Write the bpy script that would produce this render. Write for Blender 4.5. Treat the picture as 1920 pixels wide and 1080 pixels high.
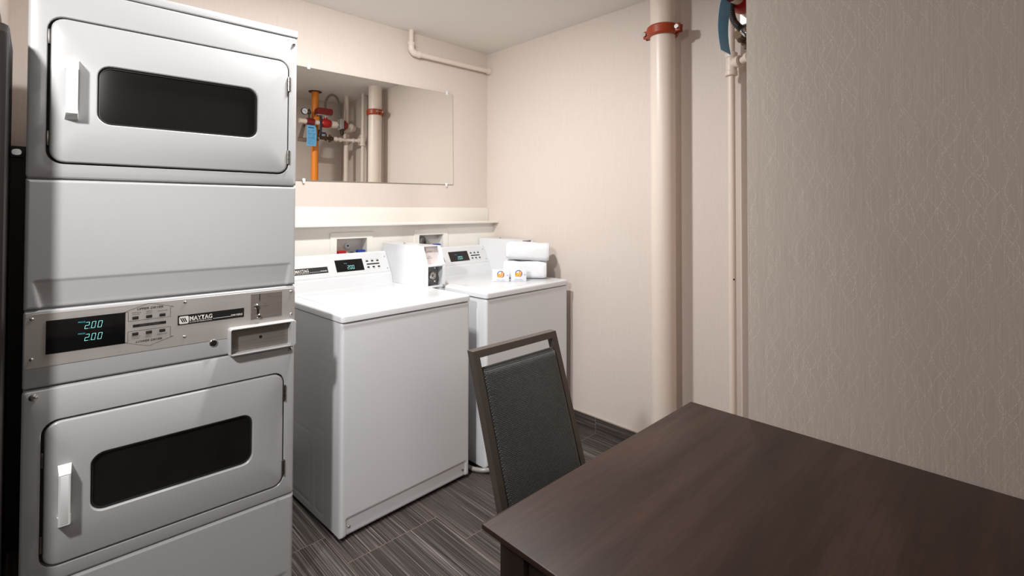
import bpy, bmesh, math, random
from mathutils import Vector, Matrix
for o in list(bpy.data.objects): bpy.data.objects.remove(o)
random.seed(4)
scene = bpy.context.scene
COL = scene.collection
PI = math.pi

# ------------------------------------------------------------------ camera
F, CY, YAW, PITCH, ROLL, H = 922.5264, 377.5294, 0.7702, 0.0163, 0.002, 1.3457
def cam_axes():
    Fv = Vector((math.sin(YAW), math.cos(YAW), 0)); R = Vector((math.cos(YAW), -math.sin(YAW), 0)); U = Vector((0, 0, 1))
    F2 = Fv*math.cos(PITCH) + U*math.sin(PITCH); U2 = U*math.cos(PITCH) - Fv*math.sin(PITCH)
    R3 = R*math.cos(ROLL) + U2*math.sin(ROLL); U3 = U2*math.cos(ROLL) - R*math.sin(ROLL)
    return R3, U3, F2
R3, U3, F2 = cam_axes()
cd = bpy.data.cameras.new('camera'); cam = bpy.data.objects.new('camera', cd); COL.objects.link(cam)
cd.sensor_width = 36; cd.sensor_fit = 'HORIZONTAL'; cd.lens = 36*F/1920
cd.shift_y = -(540-CY)/1920; cd.clip_start = 0.02
m = Matrix((R3, U3, -F2)).transposed().to_4x4(); m.translation = Vector((0, 0, H)); cam.matrix_world = m
scene.camera = cam

# ------------------------------------------------------------------ world, lights, exposure
w = bpy.data.worlds.new('world'); scene.world = w; w.use_nodes = True
w.node_tree.nodes['Background'].inputs[0].default_value = (0.8, 0.85, 0.9, 1); w.node_tree.nodes['Background'].inputs[1].default_value = 0.3
scene.view_settings.view_transform = 'Standard'; scene.view_settings.look = 'None'
scene.view_settings.exposure = 0.29; scene.view_settings.gamma = 1.0; scene.view_settings.use_curve_mapping = False
def area(name, loc, target, size, power, color, shape='DISK', size_y=None, spread=PI):
    l = bpy.data.lights.new(name, 'AREA'); l.shape = shape; l.size = size; l.energy = power; l.color = color; l.spread = spread
    if size_y: l.size_y = size_y
    o = bpy.data.objects.new(name, l); COL.objects.link(o); o.location = loc
    o.rotation_euler = (Vector(target)-Vector(loc)).to_track_quat('-Z', 'Y').to_euler(); return o
area('ceiling_lamp_light', (0.92, 1.645, 2.46), (1.25, 1.9, 0), 0.13, 30, (0.995, 0.99, 0.985))
area('room_lamp_light', (-0.72, 0.66, 2.22), (0.95, 2.3, 0.85), 0.16, 11.5, (1.0, 0.99, 0.985), spread=math.radians(100))
area('rear_fill_light', (-0.2, -1.6, 2.46), (0.3, 1.2, 0.3), 0.8, 18, (1.0, 0.99, 0.98), 'SQUARE')  # added soft fill behind the camera for the machine fronts, not a known fixture

# ------------------------------------------------------------------ materials
def lin(c):
    return tuple(((v/255)/12.92 if v/255 <= 0.04045 else ((v/255+0.055)/1.055)**2.4) for v in c) + (1,)
MATS = {}
def mat(name, rgb, rough=0.5, metal=0.0, spec=0.5, coat=0.0, emit=None, es=1.0, noise=0, bump=0, bscale=200, trans=0.0):
    if name in MATS: return MATS[name]
    m = bpy.data.materials.new(name); m.use_nodes = True; nt = m.node_tree; b = nt.nodes['Principled BSDF']
    c = lin(rgb); b.inputs['Base Color'].default_value = c; b.inputs['Roughness'].default_value = rough; b.inputs['Metallic'].default_value = metal
    b.inputs['Specular IOR Level'].default_value = spec; b.inputs['Coat Weight'].default_value = coat; b.inputs['Coat Roughness'].default_value = 0.08
    b.inputs['Transmission Weight'].default_value = trans
    if emit: b.inputs['Emission Color'].default_value = lin(emit); b.inputs['Emission Strength'].default_value = es
    tc = nt.nodes.new('ShaderNodeTexCoord'); n = nt.nodes.new('ShaderNodeTexNoise'); n.inputs['Scale'].default_value = bscale; n.inputs['Detail'].default_value = 2
    nt.links.new(tc.outputs['Object'], n.inputs['Vector'])
    if noise:
        mx = nt.nodes.new('ShaderNodeMix'); mx.data_type = 'RGBA'; mx.blend_type = 'MULTIPLY'; mx.inputs[0].default_value = 1
        mr = nt.nodes.new('ShaderNodeMapRange'); mr.inputs['To Min'].default_value = 1-noise; mr.inputs['To Max'].default_value = 1+noise
        nt.links.new(n.outputs[0], mr.inputs[0]); mx.inputs[6].default_value = c; nt.links.new(mr.outputs[0], mx.inputs[7]); nt.links.new(mx.outputs[2], b.inputs['Base Color'])
    if bump:
        bp = nt.nodes.new('ShaderNodeBump'); bp.inputs['Strength'].default_value = bump; bp.inputs['Distance'].default_value = 0.001
        nt.links.new(n.outputs[0], bp.inputs['Height']); nt.links.new(bp.outputs[0], b.inputs['Normal'])
    MATS[name] = m; return m

class N:
    """tiny node-graph helper"""
    def __init__(s, name):
        s.m = bpy.data.materials.new(name); s.m.use_nodes = True; s.nt = s.m.node_tree; s.b = s.nt.nodes['Principled BSDF']
        s.tc = s.nt.nodes.new('ShaderNodeTexCoord'); s.sep = s.nt.nodes.new('ShaderNodeSeparateXYZ'); s.link(s.tc.outputs['Object'], s.sep.inputs[0])
        s.x, s.y, s.z = s.sep.outputs
    def link(s, a, b): s.nt.links.new(a, b)
    def put(s, v, sock):
        if isinstance(v, (int, float)): sock.default_value = v
        elif isinstance(v, tuple): sock.default_value = v
        else: s.link(v, sock)
    def M(s, op, a, b=0.0, c=0.0):
        n = s.nt.nodes.new('ShaderNodeMath'); n.operation = op; s.put(a, n.inputs[0]); s.put(b, n.inputs[1]); s.put(c, n.inputs[2]); return n.outputs[0]
    def vec(s, a, b, c):
        n = s.nt.nodes.new('ShaderNodeCombineXYZ'); s.put(a, n.inputs[0]); s.put(b, n.inputs[1]); s.put(c, n.inputs[2]); return n.outputs[0]
    def noise(s, v, scale=1.0, detail=2, rough=0.5):
        n = s.nt.nodes.new('ShaderNodeTexNoise'); s.link(v, n.inputs['Vector']); n.inputs['Scale'].default_value = scale; n.inputs['Detail'].default_value = detail; n.inputs['Roughness'].default_value = rough; return n.outputs[0]
    def white(s, v):
        n = s.nt.nodes.new('ShaderNodeTexWhiteNoise'); s.link(v, n.inputs['Vector']); return n.outputs[0]
    def mr(s, v, a, b, c, d):
        n = s.nt.nodes.new('ShaderNodeMapRange'); s.put(v, n.inputs[0]); n.inputs[1].default_value = a; n.inputs[2].default_value = b; n.inputs[3].default_value = c; n.inputs[4].default_value = d; return n.outputs[0]
    def mix(s, f, a, b, mode='MIX'):
        n = s.nt.nodes.new('ShaderNodeMix'); n.data_type = 'RGBA'; n.blend_type = mode; s.put(f, n.inputs[0]); s.put(a, n.inputs[6]); s.put(b, n.inputs[7]); return n.outputs[2]
    def ramp(s, v, stops):
        n = s.nt.nodes.new('ShaderNodeValToRGB'); s.link(v, n.inputs[0]); e = n.color_ramp.elements
        e[0].position, e[0].color = stops[0]; e[1].position, e[1].color = stops[-1]
        for p, c in stops[1:-1]:
            k = e.new(p); k.color = c
        return n.outputs[0]
    def bump(s, h, strength=0.3, dist=0.001):
        n = s.nt.nodes.new('ShaderNodeBump'); n.inputs['Strength'].default_value = strength; n.inputs['Distance'].default_value = dist; s.link(h, n.inputs['Height']); s.link(n.outputs[0], s.b.inputs['Normal'])

def wallpaper(name, ax, base=(216, 204, 195), light=(240, 231, 223), contrast=1.0, lines=0.28):
    g = N(name); u = g.x if ax == 'x' else g.y; z = g.z
    warp = g.M('MULTIPLY', g.M('SUBTRACT', g.noise(g.vec(u, 0.0, z), 7, 1), 0.5), 0.045)
    uw = g.M('ADD', u, warp)
    tot = None
    for k, (W, P, A, ph, sg) in enumerate(((0.058, 0.150, 0.0145, 0.0, 1), (0.058, 0.150, 0.0145, 0.0, -1), (0.074, 0.205, 0.0185, 1.7, 1), (0.074, 0.205, 0.0185, 1.7, -1), (0.047, 0.125, 0.0118, 0.9, 1), (0.047, 0.125, 0.0118, 0.9, -1))):
        s_ = g.M('MULTIPLY', g.M('SINE', g.M('ADD', g.M('MULTIPLY', z, 2*PI/P), ph)), A*sg)
        fr = g.M('FRACT', g.M('ADD', g.M('DIVIDE', g.M('ADD', uw, s_), W), 37.3+ph))
        d = g.M('ABSOLUTE', g.M('SUBTRACT', fr, 0.5))
        ln = g.mr(d, 0.0, 0.0012/W, 1.0, 0.0)
        tot = ln if tot is None else g.M('MAXIMUM', tot, ln)
    dash = g.mr(g.noise(g.vec(g.M('MULTIPLY', u, 380.0), 0.0, g.M('MULTIPLY', z, 300.0)), 1.0, 1), 0.44, 0.56, 0.0, 1.0)
    area_ = g.mr(g.noise(g.vec(u, 1.0, z), 5, 2), 0.35, 0.6, 0.45, 1.0)
    line = g.M('MULTIPLY', g.M('MULTIPLY', tot, dash), g.M('MULTIPLY', area_, 0.85*lines))
    st = g.noise(g.vec(g.M('MULTIPLY', u, 620.0), 0.0, g.M('MULTIPLY', z, 7.0)), 1.0, 2)
    stri = g.mr(st, 0.3, 0.7, 1-0.07*contrast, 1+0.07*contrast)
    c = g.mix(line, lin(base), lin(light)); c = g.mix(1.0, c, g.vec(stri, stri, stri), 'MULTIPLY')
    g.link(c, g.b.inputs['Base Color']); g.b.inputs['Roughness'].default_value = 0.62; g.b.inputs['Specular IOR Level'].default_value = 0.3
    g.bump(g.M('ADD', st, g.M('MULTIPLY', line, 0.6)), 0.2*contrast, 0.0008)
    return g.m
M_WALLX = wallpaper('wallpaper_back', 'x', contrast=0.55); M_WALLY = wallpaper('wallpaper_side', 'y', contrast=0.55); M_WALLP = wallpaper('wallpaper_partition', 'y', base=(200, 187, 176), light=(233, 222, 211), contrast=1.2, lines=1.0)

def floor_mat(name, stripe_ax, base_board=False):
    g = N(name)
    if base_board: u, v = g.z, g.y
    else: u, v = g.x, g.y
    W, L = 0.41, 0.61
    if base_board:
        fv = g.M('FRACT', g.M('DIVIDE', g.M('ADD', v, 30.5-1.778), 0.61)); row = g.M('FLOOR', g.M('DIVIDE', g.M('ADD', v, 30.5-1.778), 0.61)); col = 0.0
        joint = g.M('LESS_THAN', fv, 0.003/0.61)
    else:
        cu = g.M('DIVIDE', g.M('ADD', u, 8.2-1.28), W); col = g.M('FLOOR', cu); fu = g.M('FRACT', cu)
        cv = g.M('DIVIDE', g.M('ADD', g.M('ADD', v, 30.5-1.585), g.M('MULTIPLY', col, 0.2033)), L); 
        cv = g.M('ADD', cv, -20*0.2033/L + 20.0)
        row = g.M('FLOOR', cv); fv = g.M('FRACT', cv)
        joint = g.M('MAXIMUM', g.M('LESS_THAN', fv, 0.0028/L), g.M('LESS_THAN', fu, 0.0018/W))
    seed = g.M('MULTIPLY', g.white(g.vec(col, row, 0.0)), 40.0)
    s1 = g.noise(g.vec(g.M('MULTIPLY', u, 400.0), g.M('MULTIPLY', v, 1.6), seed), 1.0, 3, 0.6)
    s2 = g.noise(g.vec(g.M('MULTIPLY', u, 110.0), g.M('MULTIPLY', v, 1.0), seed), 1.0, 2)
    s = g.M('ADD', g.M('MULTIPLY', s1, 0.8), g.M('MULTIPLY', s2, 0.2))
    c = g.ramp(s, [(0.30, lin((20, 17, 16))), (0.44, lin((48, 42, 40))), (0.52, lin((74, 66, 63))), (0.60, lin((106, 98, 95))), (0.70, lin((180, 174, 172)))])
    c = g.mix(joint, c, lin((128, 110, 100)))
    g.link(c, g.b.inputs['Base Color']); g.link(g.mr(s1, 0.3, 0.7, 0.55, 0.32), g.b.inputs['Roughness'])
    g.bump(s1, 0.35, 0.0012)
    return g.m
M_FLOOR = floor_mat('striped_tile', 'y'); M_BASE = floor_mat('striped_tile_base', 'y', True)

def wood_mat():
    g = N('dark_wood')
    a = g.noise(g.vec(g.M('MULTIPLY', g.x, 1.6), g.M('MULTIPLY', g.y, 22.0), g.M('MULTIPLY', g.z, 22.0)), 1.0, 6, 0.65)
    b = g.noise(g.vec(g.M('MULTIPLY', g.x, 1.2), g.M('MULTIPLY', g.y, 5.0), 3.0), 1.0, 3, 0.5)
    f = g.noise(g.vec(g.M('MULTIPLY', g.x, 14.0), g.M('MULTIPLY', g.y, 260.0), g.M('MULTIPLY', g.z, 260.0)), 1.0, 2, 0.5)
    s = g.M('ADD', g.M('ADD', g.M('MULTIPLY', a, 0.45), g.M('MULTIPLY', b, 0.4)), g.M('MULTIPLY', f, 0.15))
    c = g.ramp(s, [(0.33, lin((38, 26, 22))), (0.50, lin((54, 38, 32))), (0.66, lin((72, 52, 43)))])
    g.link(c, g.b.inputs['Base Color']); g.link(g.mr(a, 0.3, 0.7, 0.48, 0.40), g.b.inputs['Roughness']); g.b.inputs['Specular IOR Level'].default_value = 0.25
    g.bump(f, 0.06, 0.0005); return g.m
M_WOOD = wood_mat()

def fabric_mat():
    g = N('charcoal_weave')
    P = 0.0046
    zz = g.M('DIVIDE', g.z, P); row = g.M('FLOOR', zz)
    xx = g.M('ADD', g.M('DIVIDE', g.x, P), g.M('MULTIPLY', g.M('FRACT', g.M('MULTIPLY', row, 0.5)), 1.0))
    fx = g.M('ABSOLUTE', g.M('SUBTRACT', g.M('FRACT', xx), 0.5)); fz = g.M('ABSOLUTE', g.M('SUBTRACT', g.M('FRACT', zz), 0.5))
    d = g.M('SQRT', g.M('ADD', g.M('MULTIPLY', g.M('MULTIPLY', fx, fx), 0.7), g.M('MULTIPLY', g.M('MULTIPLY', fz, fz), 1.6)))
    rnd = g.white(g.vec(g.M('FLOOR', xx), row, 0.0))
    dot = g.M('MULTIPLY', g.mr(d, 0.12, 0.30, 1.0, 0.0), g.mr(rnd, 0.0, 1.0, 0.35, 1.0))
    c = g.mix(dot, lin((32, 31, 30)), lin((140, 146, 140)))
    g.link(c, g.b.inputs['Base Color']); g.b.inputs['Roughness'].default_value = 0.75; g.b.inputs['Sheen Weight'].default_value = 0.3
    g.bump(g.M('SUBTRACT', 1.0, d), 0.6, 0.0015); return g.m
M_FAB = fabric_mat()

def steel_mat(name, rgb, ax='x', rough=0.32):
    g = N(name); u, v = (g.x, g.z)
    n = g.noise(g.vec(g.M('MULTIPLY', g.x, 3.0), g.M('MULTIPLY', g.y, 3.0), g.M('MULTIPLY', g.z, 900.0)), 1.0, 2)
    n2 = g.noise(g.vec(g.x, g.y, g.z), 9, 3)
    c = g.mix(g.mr(n2, 0.3, 0.7, 0.0, 1.0), lin(rgb), lin(tuple(int(k*0.95) for k in rgb)))
    g.link(c, g.b.inputs['Base Color']); g.b.inputs['Metallic'].default_value = 0.55; g.link(g.mr(n, 0.3, 0.7, rough-0.05, rough+0.08), g.b.inputs['Roughness'])
    g.bump(n, 0.08, 0.0003); return g.m
M_STEEL = steel_mat('brushed_steel', (186, 181, 176), rough=0.5)
M_PAN = steel_mat('pan_steel', (150, 142, 134), rough=0.3)

M_CEIL = mat('ceiling_paint', (233, 228, 222), 0.8, spec=0.2, noise=0.02, bscale=3, bump=0.15)
M_WHITE = mat('white_enamel', (219, 220, 222), 0.28, spec=0.5, coat=0.25, noise=0.008, bscale=4)
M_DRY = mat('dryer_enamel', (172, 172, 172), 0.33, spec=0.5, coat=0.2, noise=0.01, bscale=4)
M_PLAST = mat('white_plastic', (226, 227, 226), 0.35)
M_CREAM = mat('cream_paint', (234, 230, 222), 0.45, noise=0.012, bscale=10)
M_PIPE = mat('painted_pipe', (226, 212, 200), 0.38, noise=0.015, bscale=12)
M_GAP = mat('dark_gap', (22, 21, 20), 0.8)
M_RUB = mat('black_rubber', (26, 26, 27), 0.55)
M_GLASS = mat('dark_glass', (24, 24, 23), 0.09, spec=0.5, noise=0.3, bscale=6)
M_DISP = mat('display_black', (14, 14, 15), 0.12)
M_BLACK = mat('black_print', (20, 18, 18), 0.45)
M_PRINT = mat('grey_print', (95, 88, 86), 0.6)
M_LIGHTP = mat('silver_print', (214, 210, 204), 0.4)
M_DIG = mat('cyan_digits', (150, 235, 230), 0.4, emit=(140, 232, 226), es=0.5)
M_DIG2 = mat('cyan_caption', (60, 170, 180), 0.4, emit=(50, 165, 178), es=0.4)
M_CHROME = mat('chrome', (200, 198, 195), 0.2, metal=1)
M_DKMET = mat('hinge_metal', (120, 116, 110), 0.35, metal=1)
M_GREYBTN = mat('black_buttons', (30, 26, 24), 0.5)
M_CHAIR = mat('bronze_paint', (78, 70, 64), 0.42, noise=0.03, bscale=60)
M_MIRROR = mat('mirror_silver', (236, 236, 232), 0.0, metal=1)
M_CLIP = mat('clear_clip', (230, 230, 228), 0.15, spec=0.6)
M_ORANGE = mat('orange_paint', (240, 140, 38), 0.4, noise=0.04, bscale=15)
M_RUST = mat('clamp_orange', (158, 60, 26), 0.4, noise=0.12, bscale=70, bump=0.3)
M_RED = mat('red_paint', (176, 24, 26), 0.35, noise=0.08, bscale=40)
M_DRED = mat('dark_red_paint', (120, 24, 26), 0.45, noise=0.1, bscale=40)
M_BLUE = mat('blue_paint', (32, 62, 150), 0.4)
M_TAG = mat('blue_tag', (112, 184, 232), 0.55, noise=0.03, bscale=40)
M_TAGP = mat('tag_print', (36, 62, 110), 0.6)
M_BRASS = mat('old_brass', (84, 66, 48), 0.45, metal=0.6, noise=0.15, bscale=50)
M_COND = mat('grey_conduit', (128, 122, 116), 0.4, metal=0.6)
M_GALV = mat('galvanised', (190, 190, 188), 0.35, metal=0.7)
M_TOWEL = mat('terry_white', (226, 228, 230), 0.9, spec=0.1, bump=0.5, bscale=420)
M_BOX = mat('white_carton', (222, 225, 232), 0.45)
M_YEL = mat('logo_yellow', (250, 205, 40), 0.5)
M_ORG = mat('logo_orange', (232, 110, 40), 0.5)
M_LBLUE = mat('logo_blue', (28, 66, 140), 0.5)
M_DARKM = mat('machine_dark', (20, 14, 11), 0.4)
M_DARKW = mat('dark_backing', (26, 22, 20), 0.7)
M_TRIML = mat('tile_edge_trim', (170, 160, 150), 0.3, metal=0.5)
M_HOSE = mat('grey_hose', (70, 68, 66), 0.5)
M_CAST = mat('cast_fitting', (58, 50, 38), 0.55, metal=0.3, noise=0.2, bscale=60)

# ------------------------------------------------------------------ mesh helpers
class MB:
    def __init__(s): s.v = []; s.f = []
    def add(s, vs, fs):
        o = len(s.v); s.v += [tuple(map(float, p)) for p in vs]; s.f += [tuple(i+o for i in f) for f in fs]; return s
    def box(s, x0, x1, y0, y1, z0, z1, b=0.0, seg=2):
        bm = bmesh.new(); bmesh.ops.create_cube(bm, size=1)
        for v in bm.verts: v.co = Vector(((x0+x1)/2+v.co.x*(x1-x0), (y0+y1)/2+v.co.y*(y1-y0), (z0+z1)/2+v.co.z*(z1-z0)))
        if b > 0: bmesh.ops.bevel(bm, geom=list(bm.edges), offset=b, segments=seg, profile=0.5, affect='EDGES')
        bm.verts.ensure_lookup_table(); s.add([v.co[:] for v in bm.verts], [[v.index for v in f.verts] for f in bm.faces]); bm.free(); return s
    def xf(s, M):
        s.v = [tuple(M @ Vector(p)) for p in s.v]; return s
    def loft(s, loops, closed=False, cap0=True, cap1=True):
        n = len(loops[0]); vs = [p for l in loops for p in l]; fs = []; k = len(loops)
        rng = range(k if closed else k-1)
        for i in rng:
            j = (i+1) % k
            for a in range(n):
                b = (a+1) % n; fs.append((i*n+a, i*n+b, j*n+b, j*n+a))
        if not closed:
            if cap0: fs.append(tuple(range(n-1, -1, -1)))
            if cap1: fs.append(tuple((k-1)*n+a for a in range(n)))
        return s.add(vs, fs)
    def prism(s, pts, axis, a, b):
        """pts 2D polygon extruded on axis ('x': pts=(y,z); 'y': (x,z); 'z': (x,y))"""
        def P(p, t): return {'x': (t, p[0], p[1]), 'y': (p[0], t, p[1]), 'z': (p[0], p[1], t)}[axis]
        return s.loft([[P(p, a) for p in pts], [P(p, b) for p in pts]])
    def tube(s, path, r, seg=16, cap=True):
        path = [Vector(p) for p in path]; n = len(path); rs = r if isinstance(r, (list, tuple)) else [r]*n
        loops = []; up = None
        for i, p in enumerate(path):
            t = (path[min(i+1, n-1)]-path[max(i-1, 0)])
            if t.length < 1e-9: t = Vector((0, 0, 1))
            t.normalize()
            if up is None:
                up = Vector((0, 0, 1)) if abs(t.z) < 0.9 else Vector((1, 0, 0))
            up = (up - t*up.dot(t)); up = up.normalized() if up.length > 1e-6 else t.orthogonal().normalized()
            sd = t.cross(up)
            loops.append([p + (up*math.cos(2*PI*k/seg)+sd*math.sin(2*PI*k/seg))*rs[i] for k in range(seg)])
        return s.loft(loops, cap0=cap, cap1=cap)
    def lathe(s, prof, c, axis='z', seg=24):
        """prof list of (r, t) along axis starting at c"""
        c = Vector(c); ax = {'x': Vector((1, 0, 0)), 'y': Vector((0, 1, 0)), 'z': Vector((0, 0, 1))}[axis] if isinstance(axis, str) else Vector(axis).normalized()
        u = ax.orthogonal().normalized(); w_ = ax.cross(u)
        loops = [[c+ax*t+(u*math.cos(2*PI*k/seg)+w_*math.sin(2*PI*k/seg))*max(r, 1e-5) for k in range(seg)] for r, t in prof]
        return s.loft(loops)
    def build(s, name, material, parent=None, angle=35, smooth=True):
        me = bpy.data.meshes.new(name); me.from_pydata(s.v, [], s.f)
        bm = bmesh.new(); bm.from_mesh(me); bmesh.ops.recalc_face_normals(bm, faces=bm.faces); bm.to_mesh(me); bm.free()
        me.update()
        if smooth:
            me.polygons.foreach_set('use_smooth', [True]*len(me.polygons)); me.set_sharp_from_angle(angle=math.radians(angle))
        me.materials.append(material)
        o = bpy.data.objects.new(name, me); COL.objects.link(o)
        if parent is not None: o.parent = parent
        return o
def rr(x0, x1, z0, z1, r, n=6):
    """rounded rect loop; r may be a tuple (bl, br, tr, tl)"""
    R = r if isinstance(r, (tuple, list)) else (r,)*4
    pts = []
    for (cx, cz, sx, sz, a0, q) in ((x0, z0, 1, 1, PI, R[0]), (x1, z0, -1, 1, 1.5*PI, R[1]), (x1, z1, -1, -1, 0, R[2]), (x0, z1, 1, -1, .5*PI, R[3])):
        for k in range(n+1):
            a = a0 + k/n*PI/2; pts.append((cx+sx*q+q*math.cos(a), cz+sz*q+q*math.sin(a)))
    return pts
def ly(pts, y): return [(p[0], y, p[1]) for p in pts]
def empty(name, loc, rz, label, cat, group=None):
    o = bpy.data.objects.new(name, None); COL.objects.link(o); o.location = loc; o.rotation_euler = (0, 0, rz); o.empty_display_size = 0.1
    o['label'] = label; o['category'] = cat
    if group: o['group'] = group
    return o
def tag(o, label, cat, group=None):
    o['label'] = label; o['category'] = cat
    if group: o['group'] = group
    return o
def struct(o): o['kind'] = 'structure'; return o
def text(name, s, origin, ux, uz, n, width, height, material, parent, shear=0.0, bold=0.0, depth=0.0006, lab=None):
    """flat raised lettering; origin = lower-left corner of the string's box"""
    c = bpy.data.curves.new('t', 'FONT'); c.body = s; c.size = 1; c.shear = shear; c.offset = bold; c.extrude = 0.0; c.resolution_u = 2
    o = bpy.data.objects.new('t', c); COL.objects.link(o); dg = bpy.context.evaluated_depsgraph_get(); dg.update()
    me = bpy.data.meshes.new_from_object(o.evaluated_get(dg)); bpy.data.objects.remove(o)
    xs = [v.co.x for v in me.vertices]; ys = [v.co.y for v in me.vertices]; x0, x1, y0, y1 = min(xs), max(xs), min(ys), max(ys)
    ux, uz, n, O = Vector(ux), Vector(uz), Vector(n), Vector(origin)
    for v in me.vertices:
        v.co = O + ux*((v.co.x-x0)/(x1-x0)*width) + uz*((v.co.y-y0)/(y1-y0)*height) + n*depth
    me.materials.clear(); me.materials.append(material)
    r = bpy.data.objects.new(name, me); COL.objects.link(r); r.parent = parent
    return r
X3, Z3, NY = (1, 0, 0), (0, 0, 1), (0, -1, 0)
def seven(mb, s, x, z, w, h, O, ux, uz, n, t=0.13, slant=0.16, gap=0.28, depth=0.0007):
    """seven-segment style digits as thin raised bars"""
    SEG = {'0': 'abcdef', '2': 'abged'}
    O, ux, uz, n = Vector(O), Vector(ux), Vector(uz), Vector(n)
    def bar(cx, a0, b0, a1, b1):
        pts = [(a0, b0), (a1, b0), (a1, b1), (a0, b1)]
        P = [O+ux*(cx+(a+slant*b*h/w)*w)+uz*(z+b*h)+n*depth for a, b in pts]
        mb.add(P, [(0, 1, 2, 3)])
    cx = x
    th = t*w/h
    for ch in s:
        if ch == '.': bar(cx-gap*w*0.62, 0, 0, t*1.1, th*1.2); continue
        for g in SEG[ch]:
            {'a': lambda: bar(cx, 0.06, 1-th, 0.94, 1), 'd': lambda: bar(cx, 0.06, 0, 0.94, th), 'g': lambda: bar(cx, 0.06, 0.5-th/2, 0.94, 0.5+th/2),
             'f': lambda: bar(cx, 0, 0.53, t, 0.97), 'b': lambda: bar(cx, 1-t, 0.53, 1, 0.97), 'e': lambda: bar(cx, 0, 0.03, t, 0.47), 'c': lambda: bar(cx, 1-t, 0.03, 1, 0.47)}[g]()
        cx += w*(1+gap)
def screw(parent, x, y, z, r=0.004, name='screw', d=0.003, ax='y', material=None):
    mb = MB(); dr = -1
    mb.lathe([(r*1.25, 0), (r*1.25, dr*0.0008), (r, dr*d*0.5), (r*0.6, dr*d), (r*0.25, dr*d), (r*0.2, dr*d*0.6), (0, dr*d*0.6)], (x, y, z), ax, 14)
    return mb.build(name, material or M_CHROME, parent)

# ------------------------------------------------------------------ the setting
YB, XR, ZC = 2.7808, 2.4371, 2.5114
XP, YP, YREC = 1.4741, 0.5454, 0.315
struct(MB().box(-1.7, 2.56, -2.4, 2.95, -0.1, 0.0).build('floor', M_FLOOR))
struct(MB().box(-1.7, 2.56, -2.4, 2.95, ZC, ZC+0.1).build('ceiling', M_CEIL))
YC = 2.712
HOLES = [(1.2345, 1.4262, 0.94, 1.1765), (1.7885, 1.9840, 0.94, 1.1795)]
mb = MB().box(-0.2, 2.56, YB, YB+0.12, 0, ZC)
struct(mb.build('wall_back', M_WALLX, smooth=False))
struct(MB().box(XR, XR+0.12, YREC-0.1, YB, 0, ZC).build('wall_right', M_WALLY, smooth=False))
struct(MB().box(XP, XP+0.13, -2.3, YP, 0, ZC).build('wall_partition', M_WALLP, smooth=False))
struct(MB().box(XP+0.13, XR, YREC-0.1, YREC, 0, ZC).build('wall_recess', M_WALLX, smooth=False))
struct(MB().box(-0.2, -0.0835, 2.0, YB, 0, ZC).build('wall_niche', M_WALLY, smooth=False))
struct(MB().box(-1.6, -0.2, 2.0, 2.1, 0, ZC).build('wall_far_left', M_WALLX, smooth=False))
struct(MB().box(-1.7, -1.6, -2.3, 2.1, 0, ZC).build('wall_left', M_WALLY, smooth=False))
struct(MB().box(-1.7, XP+0.13, -2.4, -2.3, 0, ZC).build('wall_front', M_WALLX, smooth=False))
struct(MB().box(XR-0.011, XR, YREC, YB, 0, 0.0985).build('baseboard_right', M_BASE, smooth=False))
struct(MB().box(XR-0.012, XR, YREC, YB, 0.0985, 0.101).build('trim_1', M_TRIML, smooth=False))
struct(MB().box(0.73, XR-0.012, YC-0.011, YC, 0, 0.1).build('baseboard_back', M_BASE, smooth=False))
# boxed-out white service chase behind the washers (below the ledge), pieced round the two outlet boxes
mb = MB()
xs2 = [0.72, HOLES[0][0], HOLES[0][1], HOLES[1][0], HOLES[1][1], XR]
for i in range(5):
    if i in (1, 3):
        h = HOLES[0] if i == 1 else HOLES[1]
        mb.box(xs2[i], xs2[i+1], YC, YB, 0.0, h[2]); mb.box(xs2[i], xs2[i+1], YC, YB, h[3], 1.246)
    else: mb.box(xs2[i], xs2[i+1], YC, YB, 0.0, 1.246)
struct(mb.build('wall_service_chase', M_CREAM, smooth=False))

# ledge on the back wall
lg = empty('wall_ledge', (1.6, YB, 1.25), 0, 'long cream painted ledge with a backboard fixed along the back wall above the washers', 'ledge')
def off(o, mb): mb.v = [(a-o.location.x, b-o.location.y, c-o.location.z) for a, b, c in mb.v]; return mb
off(lg, MB().box(0.72, XR-0.002, YB-0.018, YB-0.0002, 1.262, 1.357, 0.002)).build('backboard', M_CREAM, lg)
off(lg, MB().box(0.72, XR-0.001, YB-0.130, YB-0.0002, 1.2465, 1.263, 0.004)).build('shelf_board', M_CREAM, lg)

# mirror
mi = empty('wall_mirror', (1.42, YB, 1.83), 0, 'frameless wall mirror held by clear clips above the ledge, reflecting the pipes', 'mirror')
tl = math.radians(0.72)
def tilt(p):
    dx, dz = p[0]-2.1085+0, p[1]-1.8365; return (2.1085+dx*math.cos(tl)-dz*math.sin(tl), 1.8365+dx*math.sin(tl)+dz*math.cos(tl))
q = [tilt((0.74, 1.52)), tilt((2.1085, 1.52)), tilt((2.1085, 2.153)), tilt((0.74, 2.153))]
glass = MB(); glass.loft([ly(q, YB-0.003), ly(q, YB-0.008)]); off(mi, glass).build('glass', M_MIRROR, mi, smooth=False)
edge = MB()
for a, b in ((0, 1), (1, 2), (2, 3)):
    edge.tube([(q[a][0], YB-0.0055, q[a][1]), (q[b][0], YB-0.0055, q[b][1])], 0.0022, 8)
off(mi, edge).build('edge', mat('mirror_edge', (150, 146, 138), 0.3), mi)
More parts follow.
